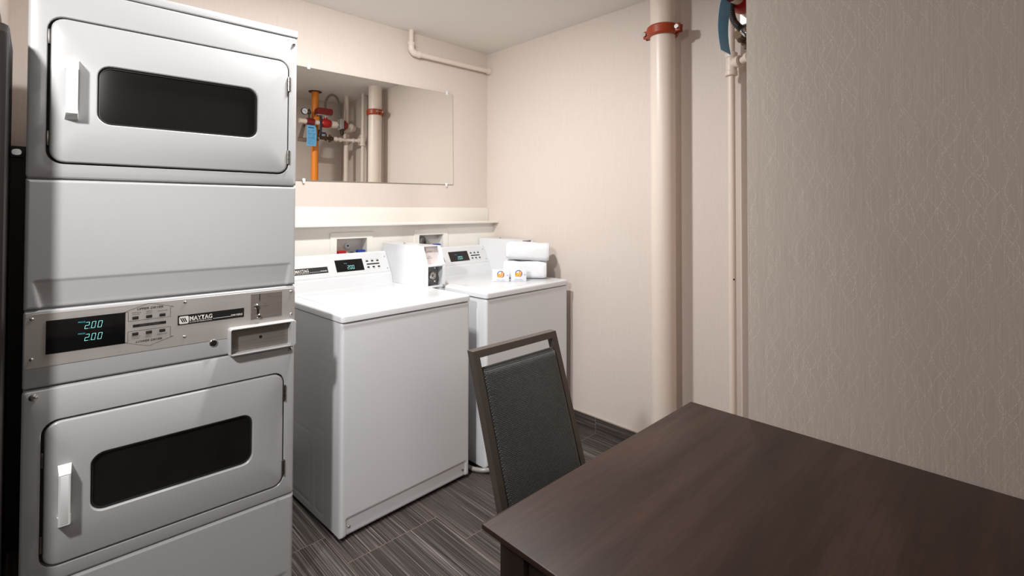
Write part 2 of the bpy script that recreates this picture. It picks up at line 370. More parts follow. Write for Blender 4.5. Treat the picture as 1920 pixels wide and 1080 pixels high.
for cx, cz in ((1.1, 0), (2.06, 0), (1.07, 1), (2.05, 1)):
    px, pz = tilt((cx, 2.153 if cz == 0 else 1.52)); sgn = 1 if cz == 0 else -1
    cl = MB().box(px-0.008, px+0.008, YB-0.013, YB-0.001, pz-0.009, pz+0.009, 0.003); cl.tube([(px, YB-0.001, pz+sgn*0.012), (px, YB-0.012, pz+sgn*0.012)], 0.006, 12)
    c = off(mi, cl).build('clip', M_CLIP, mi); c['label'] = 'clear plastic clip'

# pipe under the ceiling on the back wall
pp = empty('corner_pipe', (1.7466, YB-0.035, ZC), 0, 'thin cream pipe elbowing from the ceiling to the corner above the mirror', 'pipe')
py = YB-0.035
mb = MB().tube([(1.7466, py, ZC), (1.7466, py, 2.392)], 0.0155, 18)
mb.tube([(1.775, py, 2.366), (XR, py, 2.376)], 0.0175, 18); off(pp, mb).build('pipe_run', M_PIPE, pp)
arc = [(1.7466, py, 2.425)] + [(1.7466+0.035-0.035*math.cos(a), py, 2.400-0.034*math.sin(a)) for a in [k/8*PI/2 for k in range(9)]] + [(1.80, py, 2.366)]
mb = MB().tube(arc, 0.0205, 18); mb.tube([(1.7466, py, 2.415), (1.7466, py, 2.432)], 0.0235, 18); mb.tube([(1.796, py, 2.366), (1.812, py, 2.3665)], 0.0235, 18)
off(pp, mb).build('elbow_fitting', M_PIPE, pp)
mb = MB().tube([(XR-0.03, py, 2.3755), (XR-0.001, py, 2.376)], 0.0235, 18); off(pp, mb).build('wall_collar', M_PIPE, pp)

# ------------------------------------------------------------------ big riser with clamp
PX, PY, PR = 2.32, 1.275, 0.062
rs = empty('riser_pipe', (PX, PY, 0), 0, 'thick cream floor-to-ceiling pipe with a rust orange clamp on the right wall', 'pipe')
def P_(mb, o=rs): return off(o, mb)
P_(MB().lathe([(PR, 0), (PR, 2.264)], (PX, PY, 0), 'z', 48)).build('lower_pipe', M_PIPE, rs)
P_(MB().lathe([(PR, 2.264), (PR, ZC)], (PX, PY, 0), 'z', 48)).build('upper_pipe', M_PIPE, rs)
# the clamp: two half shells with bolt lugs
def shell(mb, c, r0, r1, h, z, a0, a1, n=22):
    loops = []
    for k in range(n+1):
        a = a0+(a1-a0)*k/n; ca, sa = math.cos(a), math.sin(a)
        sec = [(r0, -h/2), (r0, h/2), (r1-0.006, h/2), (r1, h/2-0.008), (r1, -h/2+0.008), (r1-0.006, -h/2)]
        loops.append([(c[0]+ca*r, c[1]+sa*r, z+t) for r, t in sec])
    mb.loft(loops)
clz = 2.264
lug_dir = math.radians(-88)    # direction of the split
for s_ in (0, PI):
    mb = MB(); shell(mb, (PX, PY), PR+0.0005, PR+0.018, 0.052, clz, lug_dir+s_+0.08, lug_dir+s_+PI-0.08)
    for q_ in (lug_dir+s_+0.02, lug_dir+s_+PI-0.02):
        sg = 1 if q_ < lug_dir+s_+1 else -1
        ca, sa = math.cos(q_), math.sin(q_); tx, ty = -sa*sg, ca*sg
        b_ = MB().box(PR+0.004, PR+0.040, 0.003, 0.020, -0.021, 0.021, 0.006)
        M = Matrix(((ca, tx, 0, PX), (sa, ty, 0, PY), (0, 0, 1, clz), (0, 0, 0, 1))); b_.xf(M); mb.add(b_.v, b_.f)
    P_(mb).build('clamp_half', M_RUST, rs)
for s_ in (0, PI):
    a = lug_dir+s_; ca, sa = math.cos(a), math.sin(a); r = PR+0.027
    c = Vector((PX+ca*r, PY+sa*r, clz)); t = Vector((-sa, ca, 0))
    mb = MB().tube([c-t*0.024, c+t*0.024], 0.0055, 10); mb.tube([c-t*0.034, c-t*0.021], 0.0115, 6); mb.tube([c+t*0.021, c+t*0.034], 0.0115, 6)
    P_(mb).build('bolt', M_CHROME, rs)

# ------------------------------------------------------------------ small risers and the sprinkler valve in the recess
sp = empty('branch_pipe', (2.365, 0.945, 0), 0, 'thin cream vertical pipe with a tee fitting, nearest the thick pipe', 'pipe')
mb = MB().lathe([(0.0165, 0), (0.0165, ZC)], (2.365, 0.945, 0), 'z', 20); off(sp, mb).build('pipe_run', M_PIPE, sp)
tz = 2.035
mb = MB().lathe([(0.024, -0.055), (0.028, -0.052), (0.028, -0.034), (0.0245, -0.03), (0.0245, 0.03), (0.028, 0.034), (0.028, 0.052), (0.024, 0.055)], (2.365, 0.945, tz), 'z', 24)
mb.lathe([(0.0235, 0), (0.0235, 0.034), (0.028, 0.036), (0.028, 0.05), (0.022, 0.052)], (2.365, 0.945, tz+0.003), (-0.34, -1, 0), 22)
off(sp, mb).build('tee_fitting', M_PIPE, sp)
mb = MB().lathe([(0.004, 0), (0.003, 0.004), (0, 0.0045)], (2.365-0.0115, 0.945-0.0115, 1.02), (-1, -1, 0), 10); off(sp, mb).build('screw', M_BLACK, sp)

s2 = empty('riser_pipe', (2.297, 0.72, 0), 0, 'medium cream vertical pipe seen in the mirror between orange pipe and thin pipe', 'pipe')
off(s2, MB().lathe([(0.0235, 0), (0.0235, ZC)], (2.297, 0.72, 0), 'z', 22)).build('pipe_run', M_PIPE, s2)
mb = MB().lathe([(0.030, -0.04), (0.033, -0.036), (0.033, -0.02), (0.029, -0.016), (0.029, 0.016), (0.033, 0.02), (0.033, 0.036), (0.030, 0.04)], (2.297, 0.72, 2.075), 'z', 24)
mb.tube([(2.297, 0.72, 2.155), (2.297, 0.76, 2.165), (2.33, 0.785, 2.17)], 0.031, 18)
off(s2, mb).build('fitting', M_PIPE, s2)

og = empty('orange_pipe', (1.985, 0.69, 0), 0, 'orange painted vertical pipe seen in the mirror behind the blue tag', 'pipe')
off(og, MB().lathe([(0.034, 0), (0.034, ZC)], (1.985, 0.69, 0), 'z', 28)).build('pipe_run', M_ORANGE, og)
off(og, MB().lathe([(0.034, 0), (0.062, 0), (0.062, 0.006), (0.034, 0.006)], (1.985, 0.69, ZC-0.0065), 'z', 28)).build('ceiling_collar', mat('dark_collar', (70, 48, 34), 0.6), og)
mb = MB().lathe([(0.040, 0), (0.046, 0.004), (0.046, 0.05), (0.040, 0.056)], (1.985, 0.69, 2.19), 'z', 24)
mb.box(1.975, 2.02, 0.725, 0.755, 2.195, 2.255, 0.008); off(og, mb).build('coupling', M_ORANGE, og)

va = empty('sprinkler_valve', (2.05, 0.78, 2.0), 0, 'red sprinkler valve assembly with looping grey conduit, in the mirror beside the orange pipe', 'valve')
def V(mb): return off(va, mb)
# switch housing (dark red cover over the flow switch)
sec0 = rr(1.955, 2.115, 2.272, 2.336, 0.018, 4); secb = rr(1.948, 2.125, 2.264, 2.30, 0.01, 4)
mb = MB().loft([[(p[0], 0.745, p[1]-0.006) for p in sec0], [(p[0], 0.805, p[1]) for p in sec0], [(p[0]*0.96+2.035*0.04, 0.815, p[1]*0.96+2.30*0.04) for p in sec0]])
V(mb).build('switch_cover', M_DRED, va)
V(MB().box(1.962, 2.11, 0.748, 0.808, 2.262, 2.272, 0.003)).build('switch_base', M_GALV, va)
# main horizontal run through the red flange and elbow into the riser
mb = MB().tube([(1.80, 0.77, 2.19), (2.33, 0.785, 2.19)], 0.024, 20)
mb.tube([(2.110, 0.78, 2.19), (2.165, 0.78, 2.19)], 0.036, 20); V(mb).build('pipe_run', M_PIPE, va)
mb = MB().tube([(2.32, 0.785, 2.182), (2.345, 0.775, 2.178), (2.355, 0.74, 2.175)], 0.033, 18); mb.tube([(2.305, 0.785, 2.183), (2.325, 0.785, 2.182)], 0.038, 18)
V(mb).build('elbow', M_PIPE, va)
mb = MB().lathe([(0.022, 0), (0.034, 0.008), (0.042, 0.025), (0.045, 0.05), (0.042, 0.075), (0.036, 0.092), (0.028, 0.1)], (2.005, 0.78, 2.192), 'x', 24)
mb.tube([(2.055, 0.78, 2.20), (2.055, 0.78, 2.250)], 0.015, 14); V(mb).build('valve_body', M_RED, va)
mb = MB().tube([(2.055, 0.78, 2.245), (2.055, 0.78, 2.264)], 0.006, 10); mb.tube([(2.028, 0.78, 2.262), (2.082, 0.78, 2.264)], 0.007, 10); V(mb).build('valve_stem', M_CLIP, va)
mb = MB().lathe([(0.03, 0), (0.05, 0.008), (0.052, 0.02), (0.03, 0.05), (0.02, 0.055)], (2.222, 0.79, 2.19), 'x', 26); V(mb).build('bell_cover', M_DRED, va)
V(MB().box(2.180, 2.221, 0.762, 0.835, 2.142, 2.250, 0.004)).build('junction_box', M_GALV, va)
# flexible conduits: corrugated
def corr(path, r, amp=0.0011, pitch=0.0045, name='conduit', material=None, par=None, fn=None):
    pts = [Vector(p) for p in path]
    # Catmull-Rom
    out = []; ext = [pts[0]*2-pts[1]]+pts+[pts[-1]*2-pts[-2]]
    for i in range(1, len(ext)-2):
        for k in range(14):
            t = k/14; p0, p1, p2, p3 = ext[i-1:i+3]
            out.append(0.5*((2*p1)+(p2-p0)*t+(2*p0-5*p1+4*p2-p3)*t*t+(3*p1-p0-3*p2+p3)*t**3))
    out.append(pts[-1])
    L = [0]
    for a, b in zip(out, out[1:]): L.append(L[-1]+(b-a).length)
    n = int(L[-1]/(pitch/3)); res = []; j = 0
    for k in range(n+1):
        s_ = L[-1]*k/n
        while j < len(L)-2 and L[j+1] < s_: j += 1
        t = (s_-L[j])/max(L[j+1]-L[j], 1e-9); res.append(out[j].lerp(out[j+1], t))
    mb = MB().tube(res, [r+amp*math.cos(2*PI*k/3) for k in range(n+1)], 12)
    return fn(mb).build(name, material, par, angle=80)
corr([(2.047, 0.785, 2.33), (2.046, 0.795, 2.40), (2.075, 0.80, 2.462), (2.115, 0.80, 2.48), (2.158, 0.80, 2.458), (2.184, 0.80, 2.398), (2.192, 0.80, 2.323), (2.188, 0.80, 2.245)], 0.0108, name='conduit', material=M_COND, par=va, fn=V)
corr([(2.0, 0.790, 2.262), (2.0, 0.797, 2.21), (2.0, 0.797, 2.15), (2.0, 0.789, 2.105), (2.0, 0.769, 2.074), (2.0, 0.747, 2.049), (2.0, 0.727, 2.029)], 0.0118, amp=0.0016, pitch=0.0075, name='hose', material=mat('dark_conduit', (70, 68, 66), 0.35, metal=0.5), par=va, fn=V)
mb = MB().lathe([(0.013, 0), (0.0145, 0.004), (0.0145, 0.026), (0.012, 0.03)], (2.0, 0.755, 2.057), (0.0, -0.66, -0.75), 16); V(mb).build('hose_collar', M_CHROME, va)
# blue handled drain cock, brass couplings, run to the tee
mb = MB().box(2.012, 2.042, 0.70, 0.728, 2.05, 2.135, 0.008); mb.box(2.034, 2.086, 0.705, 0.725, 2.095, 2.112, 0.006); V(mb).build('valve_handle', M_BLUE, va)
mb = MB().lathe([(0.018, 0), (0.018, 0.04), (0.024, 0.044), (0.024, 0.058), (0.017, 0.062), (0.017, 0.085), (0.026, 0.09), (0.026, 0.112), (0.018, 0.116), (0.018, 0.13)], (2.005, 0.775, 2.046), 'x', 8)
mb.tube([(2.098, 0.775, 2.01), (2.098, 0.775, 2.085)], 0.012, 8); mb.tube([(2.062, 0.775, 2.02), (2.062, 0.775, 2.09)], 0.009, 8); V(mb).build('drain_coupling', M_BRASS, va)
mb = MB().tube([(2.13, 0.775, 2.046), (2.27, 0.79, 2.045), (2.345, 0.885, 2.038)], 0.0165, 16)
for x_ in (2.15, 2.195, 2.262): mb.tube([(x_, 0.776, 2.046), (x_+0.022, 0.778, 2.046)], 0.024, 14)
mb.tube([(2.31, 0.84, 2.04), (2.325, 0.858, 2.04)], 0.023, 14); V(mb).build('drain_pipe', M_PIPE, va)
mb = MB().lathe([(0.006, -0.01), (0.014, -0.006), (0.018, 0.004), (0.018, 0.02), (0.014, 0.03), (0.012, 0.045)], (2.2, 0.832, 2.09), 'z', 14)
mb.box(2.19, 2.22, 0.80, 0.84, 2.10, 2.15, 0.006); V(mb).build('sight_glass', M_CAST, va)
# the left part: gauge cock and grey bracket
mb = MB().tube([(1.895, 0.77, 2.19), (1.895, 0.77, 2.275)], 0.009, 12); mb.tube([(1.895, 0.77, 2.262), (1.86, 0.775, 2.28)], 0.008, 12); mb.lathe([(0.008, 0), (0.016, 0.005), (0.018, 0.03), (0.008, 0.045), (0.004, 0.055)], (1.895, 0.77, 2.262), 'z', 14)
V(mb).build('gauge_cock', M_BRASS, va)
mb = MB().lathe([(0.030, 0), (0.032, 0.003), (0.032, 0.018), (0.028, 0.021), (0.028, 0.017), (0, 0.017)], (1.846, 0.772, 2.284), (0, 1, 0.0), 26); g_ = V(mb).build('gauge', M_BLACK, va)
mb = MB().lathe([(0.0275, 0.0175), (0.0275, 0.0185), (0, 0.0186)], (1.846, 0.772, 2.284), 'y', 26); V(mb).build('dial', M_BOX, g_)
mb = MB().tube([(1.830, 0.7915, 2.290), (1.864, 0.7915, 2.277)], 0.0016, 6); V(mb).build('needle', M_BLACK, g_)
mb = MB().lathe([(0.028, 0), (0.034, 0.004), (0.034, 0.07), (0.028, 0.074)], (1.868, 0.775, 2.19), 'x', 20); V(mb).build('red_coupling', M_DRED, va)
mb = MB().box(1.83, 1.97, 0.655, 0.67, 2.005, 2.045, 0.002); mb.prism([(1.835, 2.04), (1.875, 2.04), (1.902, 2.18), (1.875, 2.18)], 'y', 0.655, 0.67); V(mb).build('bracket', mat('bracket_grey', (128, 110, 96), 0.5), va)
# blue hanging tag
tg = empty('inspection_tag', (1.912, 0.780, 2.160), 0, 'light blue printed paper tag hanging in front of the orange pipe', 'tag')
mb = MB(); tw = 0.094; th_ = 0.205
outl = [(-tw/2, 0), (tw/2, 0), (tw/2, th_-0.014), (tw/2-0.014, th_), (-tw/2+0.014, th_), (-tw/2, th_-0.014)]
loops = []
N_ = 9
vs = []; fs = []
for k in range(N_):   # gently curled sheet with thickness
    t = k/(N_-1); zz = -th_*t; bow = 0.012*math.sin(PI*t)*1.0
    wd = tw/2 - (0.010 if k == 0 else 0)
    for side, dy in ((0, 0.0), (1, 0.0009)):
        for sx in (-1, 1): vs.append((sx*wd, bow+dy+0.004*t, zz))
for k in range(N_-1):
    a = k*4; b = a+4
    fs += [(a, a+1, b+1, b), (a+2, b+2, b+3, a+3), (a, b, b+2, a+2), (a+1, a+3, b+3, b+1)]
fs += [(0, 2, 3, 1), ((N_-1)*4, (N_-1)*4+1, (N_-1)*4+3, (N_-1)*4+2)]
MB().add(vs, fs).build('sheet', M_TAG, tg)
mb = MB()
def tagbar(x0, x1, z0, z1):
    t = -(z0+z1)/2/th_; yb = 0.012*math.sin(PI*t)+0.004*t+0.0014
    mb.add([(x0, yb, z0), (x1, yb, z0), (x1, yb, z1), (x0, yb, z1)], [(0, 1, 2, 3)])
tagbar(-0.03, 0.024, -0.035, -0.024)
random.seed(2)
for k in range(22):
    z = -0.052-k*0.0066; x = -0.035
    while x < 0.03:
        w_ = random.uniform(0.004, 0.014)
        if random.random() < 0.62: tagbar(x, min(x+w_, 0.035), z, z+(0.0035 if k in (3, 6, 12) else 0.0016))
        x += w_+0.003
mb.build('printing', M_TAGP, tg, smooth=False)
mb = MB().tube([(0, 0.002, -0.006), (0.0, 0.004, 0.012), (0.004, -0.012, 0.028), (0.003, -0.03, 0.03)], 0.0016, 8); mb.build('string', M_RUB, tg)

# ------------------------------------------------------------------ outlet boxes
def outlet(hole, label, kind):
    x0, x1, z0, z1 = hole; cx = (x0+x1)/2
    o = empty('outlet_box', (cx, YC, (z0+z1)/2), 0, label, 'outlet box')
    f = lambda mb: off(o, mb)
    yf = YC-0.0002
    outer = rr(x0-0.036, x1+0.036, z0-0.03, z1+0.034, 0.004, 3); inner = rr(x0+0.001, x1-0.001, z0+0.001, z1-0.001, 0.006, 3)
    mb = MB().loft([ly(outer, yf), ly(outer, yf-0.004), ly(rr(x0-0.034, x1+0.034, z0-0.028, z1+0.032, 0.004, 3), yf-0.006), ly(inner, yf-0.006), ly(inner, yf)], closed=True)
    f(mb).build('flange', M_CREAM, o)
    D_ = 0.066; mb = MB(); t = 0.002
    mb.box(x0+0.001, x1-0.001, YC+D_, YC+D_+t, z0+0.001, z1-0.001); mb.box(x0+0.001, x0+0.001+t, YC-0.004, YC+D_, z0+0.001, z1-0.001); mb.box(x1-0.001-t, x1-0.001, YC-0.004, YC+D_, z0+0.001, z1-0.001)
    mb.box(x0+0.001, x1-0.001, YC-0.004, YC+D_, z1-0.001-t, z1-0.001); mb.box(x0+0.001, x1-0.001, YC-0.004, YC+D_, z0+0.001, z0+0.001+t)
    f(mb).build('housing', M_CREAM, o, smooth=False)
    yv = YC+0.026
    if kind == 1:
        mb = MB().lathe([(0.020, 0), (0.020, -0.008), (0.016, -0.011), (0.011, -0.011), (0.0, -0.009)], (1.333, YC+D_, 1.127), 'y', 24); cpt = f(mb).build('cap', M_BOX, o)
        f(MB().box(1.329, 1.337, YC+D_-0.0125, YC+D_-0.009, 1.124, 1.133, 0.001)).build('slot', M_BLACK, cpt)
        vx = ((x0+0.044, M_RED), (x1-0.020-0.008, M_BLUE))
    else: vx = ((x1-0.035, M_BLUE),)
    for vx_, mm in vx:
        f(MB().box(vx_-0.024, vx_+0.024, yv-0.016, yv+0.016, 1.078 if kind == 1 else 1.090, 1.104 if kind == 1 else 1.113, 0.004)).build('valve_handle', mm, o)
        f(MB().lathe([(0.012, 0), (0.012, 0.05), (0.017, 0.055), (0.017, 0.10), (0.012, 0.105), (0.012, 0.12)], (vx_, yv, 0.946), 'z', 14)).build('valve_body', M_CHROME, o)
    if kind == 1:
        pts = [(1.33+0.045*math.cos(a)*1.0, YC+0.02-0.02*math.sin(a), 1.0+0.085*math.sin(a)) for a in [PI*k/16 for k in range(17)]]
        corr(pts[::2], 0.012, amp=0.0015, pitch=0.007, name='hose', material=M_RUB, par=o, fn=f)
    else:
        pts = [(1.853, YC+0.035, 0.98), (1.853, YC+0.035, 1.07), (1.845, YC+0.028, 1.13), (1.824, YC+0.012, 1.152), (1.806, YC+0.003, 1.12), (1.803, YC+0.012, 1.05), (1.803, YC+0.018, 0.98)]
        corr(pts, 0.0185, amp=0.0006, pitch=0.02, name='hose', material=M_HOSE, par=o, fn=f)
outlet(HOLES[0], 'recessed washer outlet box with red and blue valve handles, behind the left washer', 1)
outlet(HOLES[1], 'recessed washer outlet box with thick grey drain hose, behind the coin box', 2)

# ------------------------------------------------------------------ stacked dryer
DR = empty('stacked_dryer', (-0.0182, 1.8111, 0), -0.0248, 'tall white stacked coin dryer with two dark door windows, at the left', 'dryer')
W = 0.686
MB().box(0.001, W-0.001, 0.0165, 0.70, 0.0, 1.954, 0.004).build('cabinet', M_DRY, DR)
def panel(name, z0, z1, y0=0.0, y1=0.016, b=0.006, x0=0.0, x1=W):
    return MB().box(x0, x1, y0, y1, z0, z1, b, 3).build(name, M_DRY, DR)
# top cap: rolled front edge
mb = MB(); prof = [(0.70, 1.957), (0.002, 1.957), (0.0, 1.960), (0.0, 1.974), (0.003, 1.981), (0.009, 1.9845), (0.70, 1.9845)]
mb.prism(prof, 'x', 0.0, W+0.002); mb.build('top_cover', M_DRY, DR, angle=25)
def door_front(name, z0, z1, dx0, dx1, dz0, dz1, r):
    outer0 = rr(0.0, W, z0, z1, 0.008); o1 = rr(0.003, W-0.003, z0+0.003, z1-0.003, 0.007); o2 = rr(0.006, W-0.006, z0+0.006, z1-0.006, 0.006)
    i2 = rr(dx0-0.002, dx1+0.002, dz0-0.002, dz1+0.002, r+0.002); i1 = rr(dx0, dx1, dz0, dz1, r)
    mb = MB().loft([ly(outer0, 0.016), ly(outer0, 0.005), ly(o1, 0.0012), ly(o2, 0.0), ly(i2, 0.0), ly(i1, 0.002), ly(i1, 0.016)], closed=True)
    mb.build(name, M_DRY, DR)
    rc = MB().box(dx0-0.01, dx1+0.01, 0.0148, 0.0162, dz0-0.01, dz1+0.01); rc.build('door_recess', M_GAP, DR)
def door(dx0, dx1, dz0, dz1, r, win, wr, hz, hx, label=None):
    a0 = rr(dx0, dx1, dz0, dz1, r); a1 = rr(dx0+0.0025, dx1-0.0025, dz0+0.0025, dz1-0.0025, r-0.002); a2 = rr(dx0+0.006, dx1-0.006, dz0+0.006, dz1-0.006, r-0.005)
    wx0, wx1, wz0, wz1 = win
    b2 = rr(wx0-0.003, wx1+0.003, wz0-0.003, wz1+0.003, wr+0.003); b1 = rr(wx0-0.0005, wx1+0.0005, wz0-0.0005, wz1+0.0005, wr); b0 = rr(wx0, wx1, wz0, wz1, wr)
    YF = -0.0035
    mb = MB().loft([ly(a0, 0.0146), ly(a0, YF+0.005), ly(a1, YF+0.0013), ly(a2, YF), ly(b2, YF), ly(b1, YF+0.0025), ly(b0, 0.010), ly(b0, 0.0146)], closed=True)
    d = mb.build('door', M_DRY, DR)
    if label: d['label'] = label
    g0 = rr(wx0+0.0004, wx1-0.0004, wz0+0.0004, wz1-0.0004, wr); g1 = rr(wx0+0.005, wx1-0.005, wz0+0.005, wz1-0.005, wr-0.005)
    MB().loft([ly(g0, 0.0143), ly(g0, 0.0055), ly(g1, 0.0045), ly(g1, 0.0143)], closed=True).build('gasket', M_RUB, d)
    MB().loft([ly(g1, 0.0143), ly(g1, 0.009)]).build('window', M_GLASS, d)
    # handle: bridge with tapered feet
    z0, z1 = hz; x0, x1 = hx; yo = YF-0.038
    prof = [(0.0, z0-0.013), (yo+0.004, z0-0.002), (yo, z0+0.001), (yo, z1-0.001), (yo+0.004, z1+0.002), (0.0, z1+0.013), (0.0, z1-0.012), (yo+0.010, z1-0.018), (yo+0.010, z0+0.018), (0.0, z0+0.012)]
    prof = [(max(p[0], -1)+YF if p[0] == 0 else p[0], p[1]) for p in prof]
    n = len(prof); mb = MB(); loops = []
    for xx, ins in ((x0, 0.0015), (x0+0.0015, 0), (x1-0.0015, 0), (x1, 0.0015)):
        loops.append([(xx - (0.002 if xx < (x0+x1)/2 else -0.002)*(1 if p[0] > yo+0.02 else 0), p[0]+(ins if p[0] < yo+0.02 else 0), p[1]) for p in prof])
    # split the U profile into quads for clean caps
    vs = [p for l in loops for p in l]; fs = []
    for i in range(3):
        for a in range(n): b = (a+1) % n; fs.append((i*n+a, i*n+b, (i+1)*n+b, (i+1)*n+a))
    for i in (0, 3):
        k = i*n; fs += [(k+0, k+1, k+8, k+9), (k+1, k+2, k+8), (k+2, k+3, k+7, k+8), (k+3, k+4, k+7), (k+4, k+5, k+6, k+7)]
    mb.add(vs, fs); h = mb.build('handle', M_PLAST, d, angle=30); h['label'] = 'white pull handle'
    MB().box(x0+0.004, x1-0.004, yo-0.0008, yo+0.001, z0+0.005, z1-0.005, 0.0008).build('grip_inlay', M_PLAST, h)
    return d
door_front('upper_front', 1.4275, 1.955, 0.0375, 0.6595, 1.4665, 1.868, 0.036)
door(0.0440, 0.6555, 1.4715, 1.8635, 0.032, (0.1415, 0.5575, 1.5845, 1.7505), 0.032, (1.601, 1.741), (0.0752, 0.0995), 'upper dryer door')
door_front('lower_front', 0.3465, 0.8665, 0.0375, 0.6525, 0.3855, 0.7775, 0.036)
door(0.0445, 0.6485, 0.3905, 0.7725, 0.032, (0.140, 0.5515, 0.4985, 0.6605), 0.032, (0.505, 0.641), (0.0735, 0.0978), 'lower dryer door')
for z0, z1, x in ((1.760, 1.811, 0.6573), (1.503, 1.552, 0.6568), (0.678, 0.7305, 0.6508), (0.4215, 0.4725, 0.6492)):
    mb = MB().box(x-0.004, x+0.006, -0.005, 0.004, z0, z1, 0.001)
    for k in range(3):
        h = (z1-z0)/3; mb.tube([(x, -0.005, z0+k*h+0.0008), (x, -0.005, z0+(k+1)*h-0.0008)], 0.0038, 10)
    mb.build('hinge', M_DKMET, DR)
for z0, z1 in ((1.79, 1.83), (1.515, 1.555), (0.655, 0.695), (0.43, 0.475)):
    MB().box(0.0385, 0.0432, 0.004, 0.0146, z0, z1, 0.0008).build('latch_plate', M_DKMET, DR)
# middle panel with pressed trapezoid (height field)
def sstep(a, b, t):
    t = max(0, min(1, (t-a)/(b-a))); return t*t*(3-2*t)
def field(name, x0, x1, z0, z1, nx, nz, fn, parent, material, y1=0.016, ybase=0.0, flip=False):
    xs_ = [x0+(x1-x0)*i/nx for i in range(nx+1)]; zs_ = [z0+(z1-z0)*j/nz for j in range(nz+1)]
    vs = [(x, ybase+fn(x, z), z) for z in zs_ for x in xs_]; fs = [(j*(nx+1)+i, j*(nx+1)+i+1, (j+1)*(nx+1)+i+1, (j+1)*(nx+1)+i) for j in range(nz) for i in range(nx)]
    # skirt to the back
    ring = [i for i in range(nx+1)] + [j*(nx+1)+nx for j in range(1, nz+1)] + [nz*(nx+1)+i for i in range(nx-1, -1, -1)] + [j*(nx+1) for j in range(nz-1, 0, -1)]
    base = len(vs); vs += [(vs[i][0], y1, vs[i][2]) for i in ring]; n = len(ring)
    fs += [(ring[k], ring[(k+1) % n], base+(k+1) % n, base+k) for k in range(n)]
    return MB().add(vs, fs).build(name, material, parent, angle=50)
def edge_round(x, z, x0, x1, z0, z1, r=0.006, d=0.006):
    m_ = min(x-x0, x1-x, z-z0, z1-z); return d*(1-math.sqrt(max(0, 1-(1-min(m_/r, 1))**2)))
def midf(x, z):
    e = edge_round(x, z, 0, W, 1.0785, 1.4235)
    zt = 1.1525; xl = 0.018+0.014*(zt-z)/0.075; xr = 0.668-0.010*(zt-z)/0.075
    rec = sstep(xl-0.003, xl+0.006, x)*(1-sstep(xr-0.006, xr+0.003, x))*(1-sstep(zt-0.004, zt+0.003, z))
    return e + rec*0.0065*min(1, 0.45+0.55*(zt-z)/0.06)
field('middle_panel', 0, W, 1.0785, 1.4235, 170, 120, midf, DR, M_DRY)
# control fascia
MB().box(0, W, 0.0, 0.016, 0.871, 1.0745, 0.006, 3).build('control_fascia', M_DRY, DR)
cpl = MB(); pts = rr(0.003, W-0.001, 0.9245, 1.0665, (0.001, 0.001, 0.018, 0.018), 6)
pi_ = rr(0.0035, W-0.0015, 0.925, 1.066, (0.001, 0.001, 0.018, 0.018), 6)
cpl.loft([ly(pts, 0.001), ly(pts, -0.0012), ly(pi_, -0.0018)]); cp = cpl.build('control_plate', M_STEEL, DR); cp['label'] = 'brushed metal control plate'
for x, z in ((0.0169, 1.0545), (0.0173, 0.949), (0.3565, 1.0565), (0.3562, 0.9503), (0.6715, 1.0545), (0.6728, 0.976)): screw(cp, x, -0.0018, z, 0.0036)
YP_ = -0.0019
dp = MB().box(0.0437, 0.2107, YP_-0.0012, YP_+0.0005, 0.9565, 1.0458, 0.0006).build('display', M_DISP, DR)
mb = MB()
for zz in (1.0125, 0.9795): seven(mb, '2.00', 0.1215, zz, 0.0085, 0.0180, (0, YP_-0.0012, 0), X3, Z3, NY, t=0.10, gap=0.62)
mb.build('digits', M_DIG, dp, smooth=False)
for zz in (1.0305, 0.9985): text('caption', 'PRICE', (0.1085, YP_-0.0012, zz), X3, Z3, NY, 0.0145, 0.0034, M_DIG2, dp)
# arrow frames
ar = MB()
def seg(a, b, t=0.0008): 
    d = Vector((b[0]-a[0], b[1]-a[1])).normalized(); n = Vector((-d.y, d.x))*t/2
    p = [(a[0]+n.x, YP_-0.0003, a[1]+n.y), (b[0]+n.x, YP_-0.0003, b[1]+n.y), (b[0]-n.x, YP_-0.0003, b[1]-n.y), (a[0]-n.x, YP_-0.0003, a[1]-n.y)]; ar.add(p, [(0, 1, 2, 3)])
U_ = [(0.2172, 1.0455), (0.208, 1.0455), (0.2665, 1.0655), (0.3270, 1.0475), (0.3192, 1.0475), (0.3192, 1.0180), (0.2172, 1.0180), (0.2172, 1.0455)]
L_ = [(0.2172, 0.9580), (0.208, 0.9580), (0.2665, 0.9390), (0.3270, 0.9580), (0.3192, 0.9580), (0.3192, 0.9880), (0.2172, 0.9880), (0.2172, 0.9580)]
for P in (U_, L_):
    for a, b in zip(P, P[1:]): seg(a, b)
ar.build('arrow_outline', M_BLACK, cp, smooth=False)
text('lettering', 'UPPER DRYER', (0.2375, YP_, 1.0478), X3, Z3, NY, 0.063, 0.0062, M_BLACK, cp, shear=0.3, bold=0.01)
text('lettering', 'LOWER DRYER', (0.2355, YP_, 0.9525), X3, Z3, NY, 0.063, 0.0062, M_BLACK, cp, shear=0.3, bold=0.01)
for zt, zt2, zb in ((1.0398, 1.0345, 1), (0.9702, 0.9650, 0)):
    text('lettering', 'WHITES &', (0.2245, YP_, zt), X3, Z3, NY, 0.022, 0.0034, M_PRINT, cp); text('lettering', 'COLORS', (0.2265, YP_, zt2), X3, Z3, NY, 0.018, 0.0034, M_PRINT, cp)
    text('lettering', 'PERM', (0.2595, YP_, zt), X3, Z3, NY, 0.013, 0.0034, M_PRINT, cp); text('lettering', 'PRESS', (0.2590, YP_, zt2), X3, Z3, NY, 0.0145, 0.0034, M_PRINT, cp)
    text('lettering', 'DELICATES', (0.2870, YP_, (zt+zt2)/2), X3, Z3, NY, 0.0245, 0.0034, M_PRINT, cp)
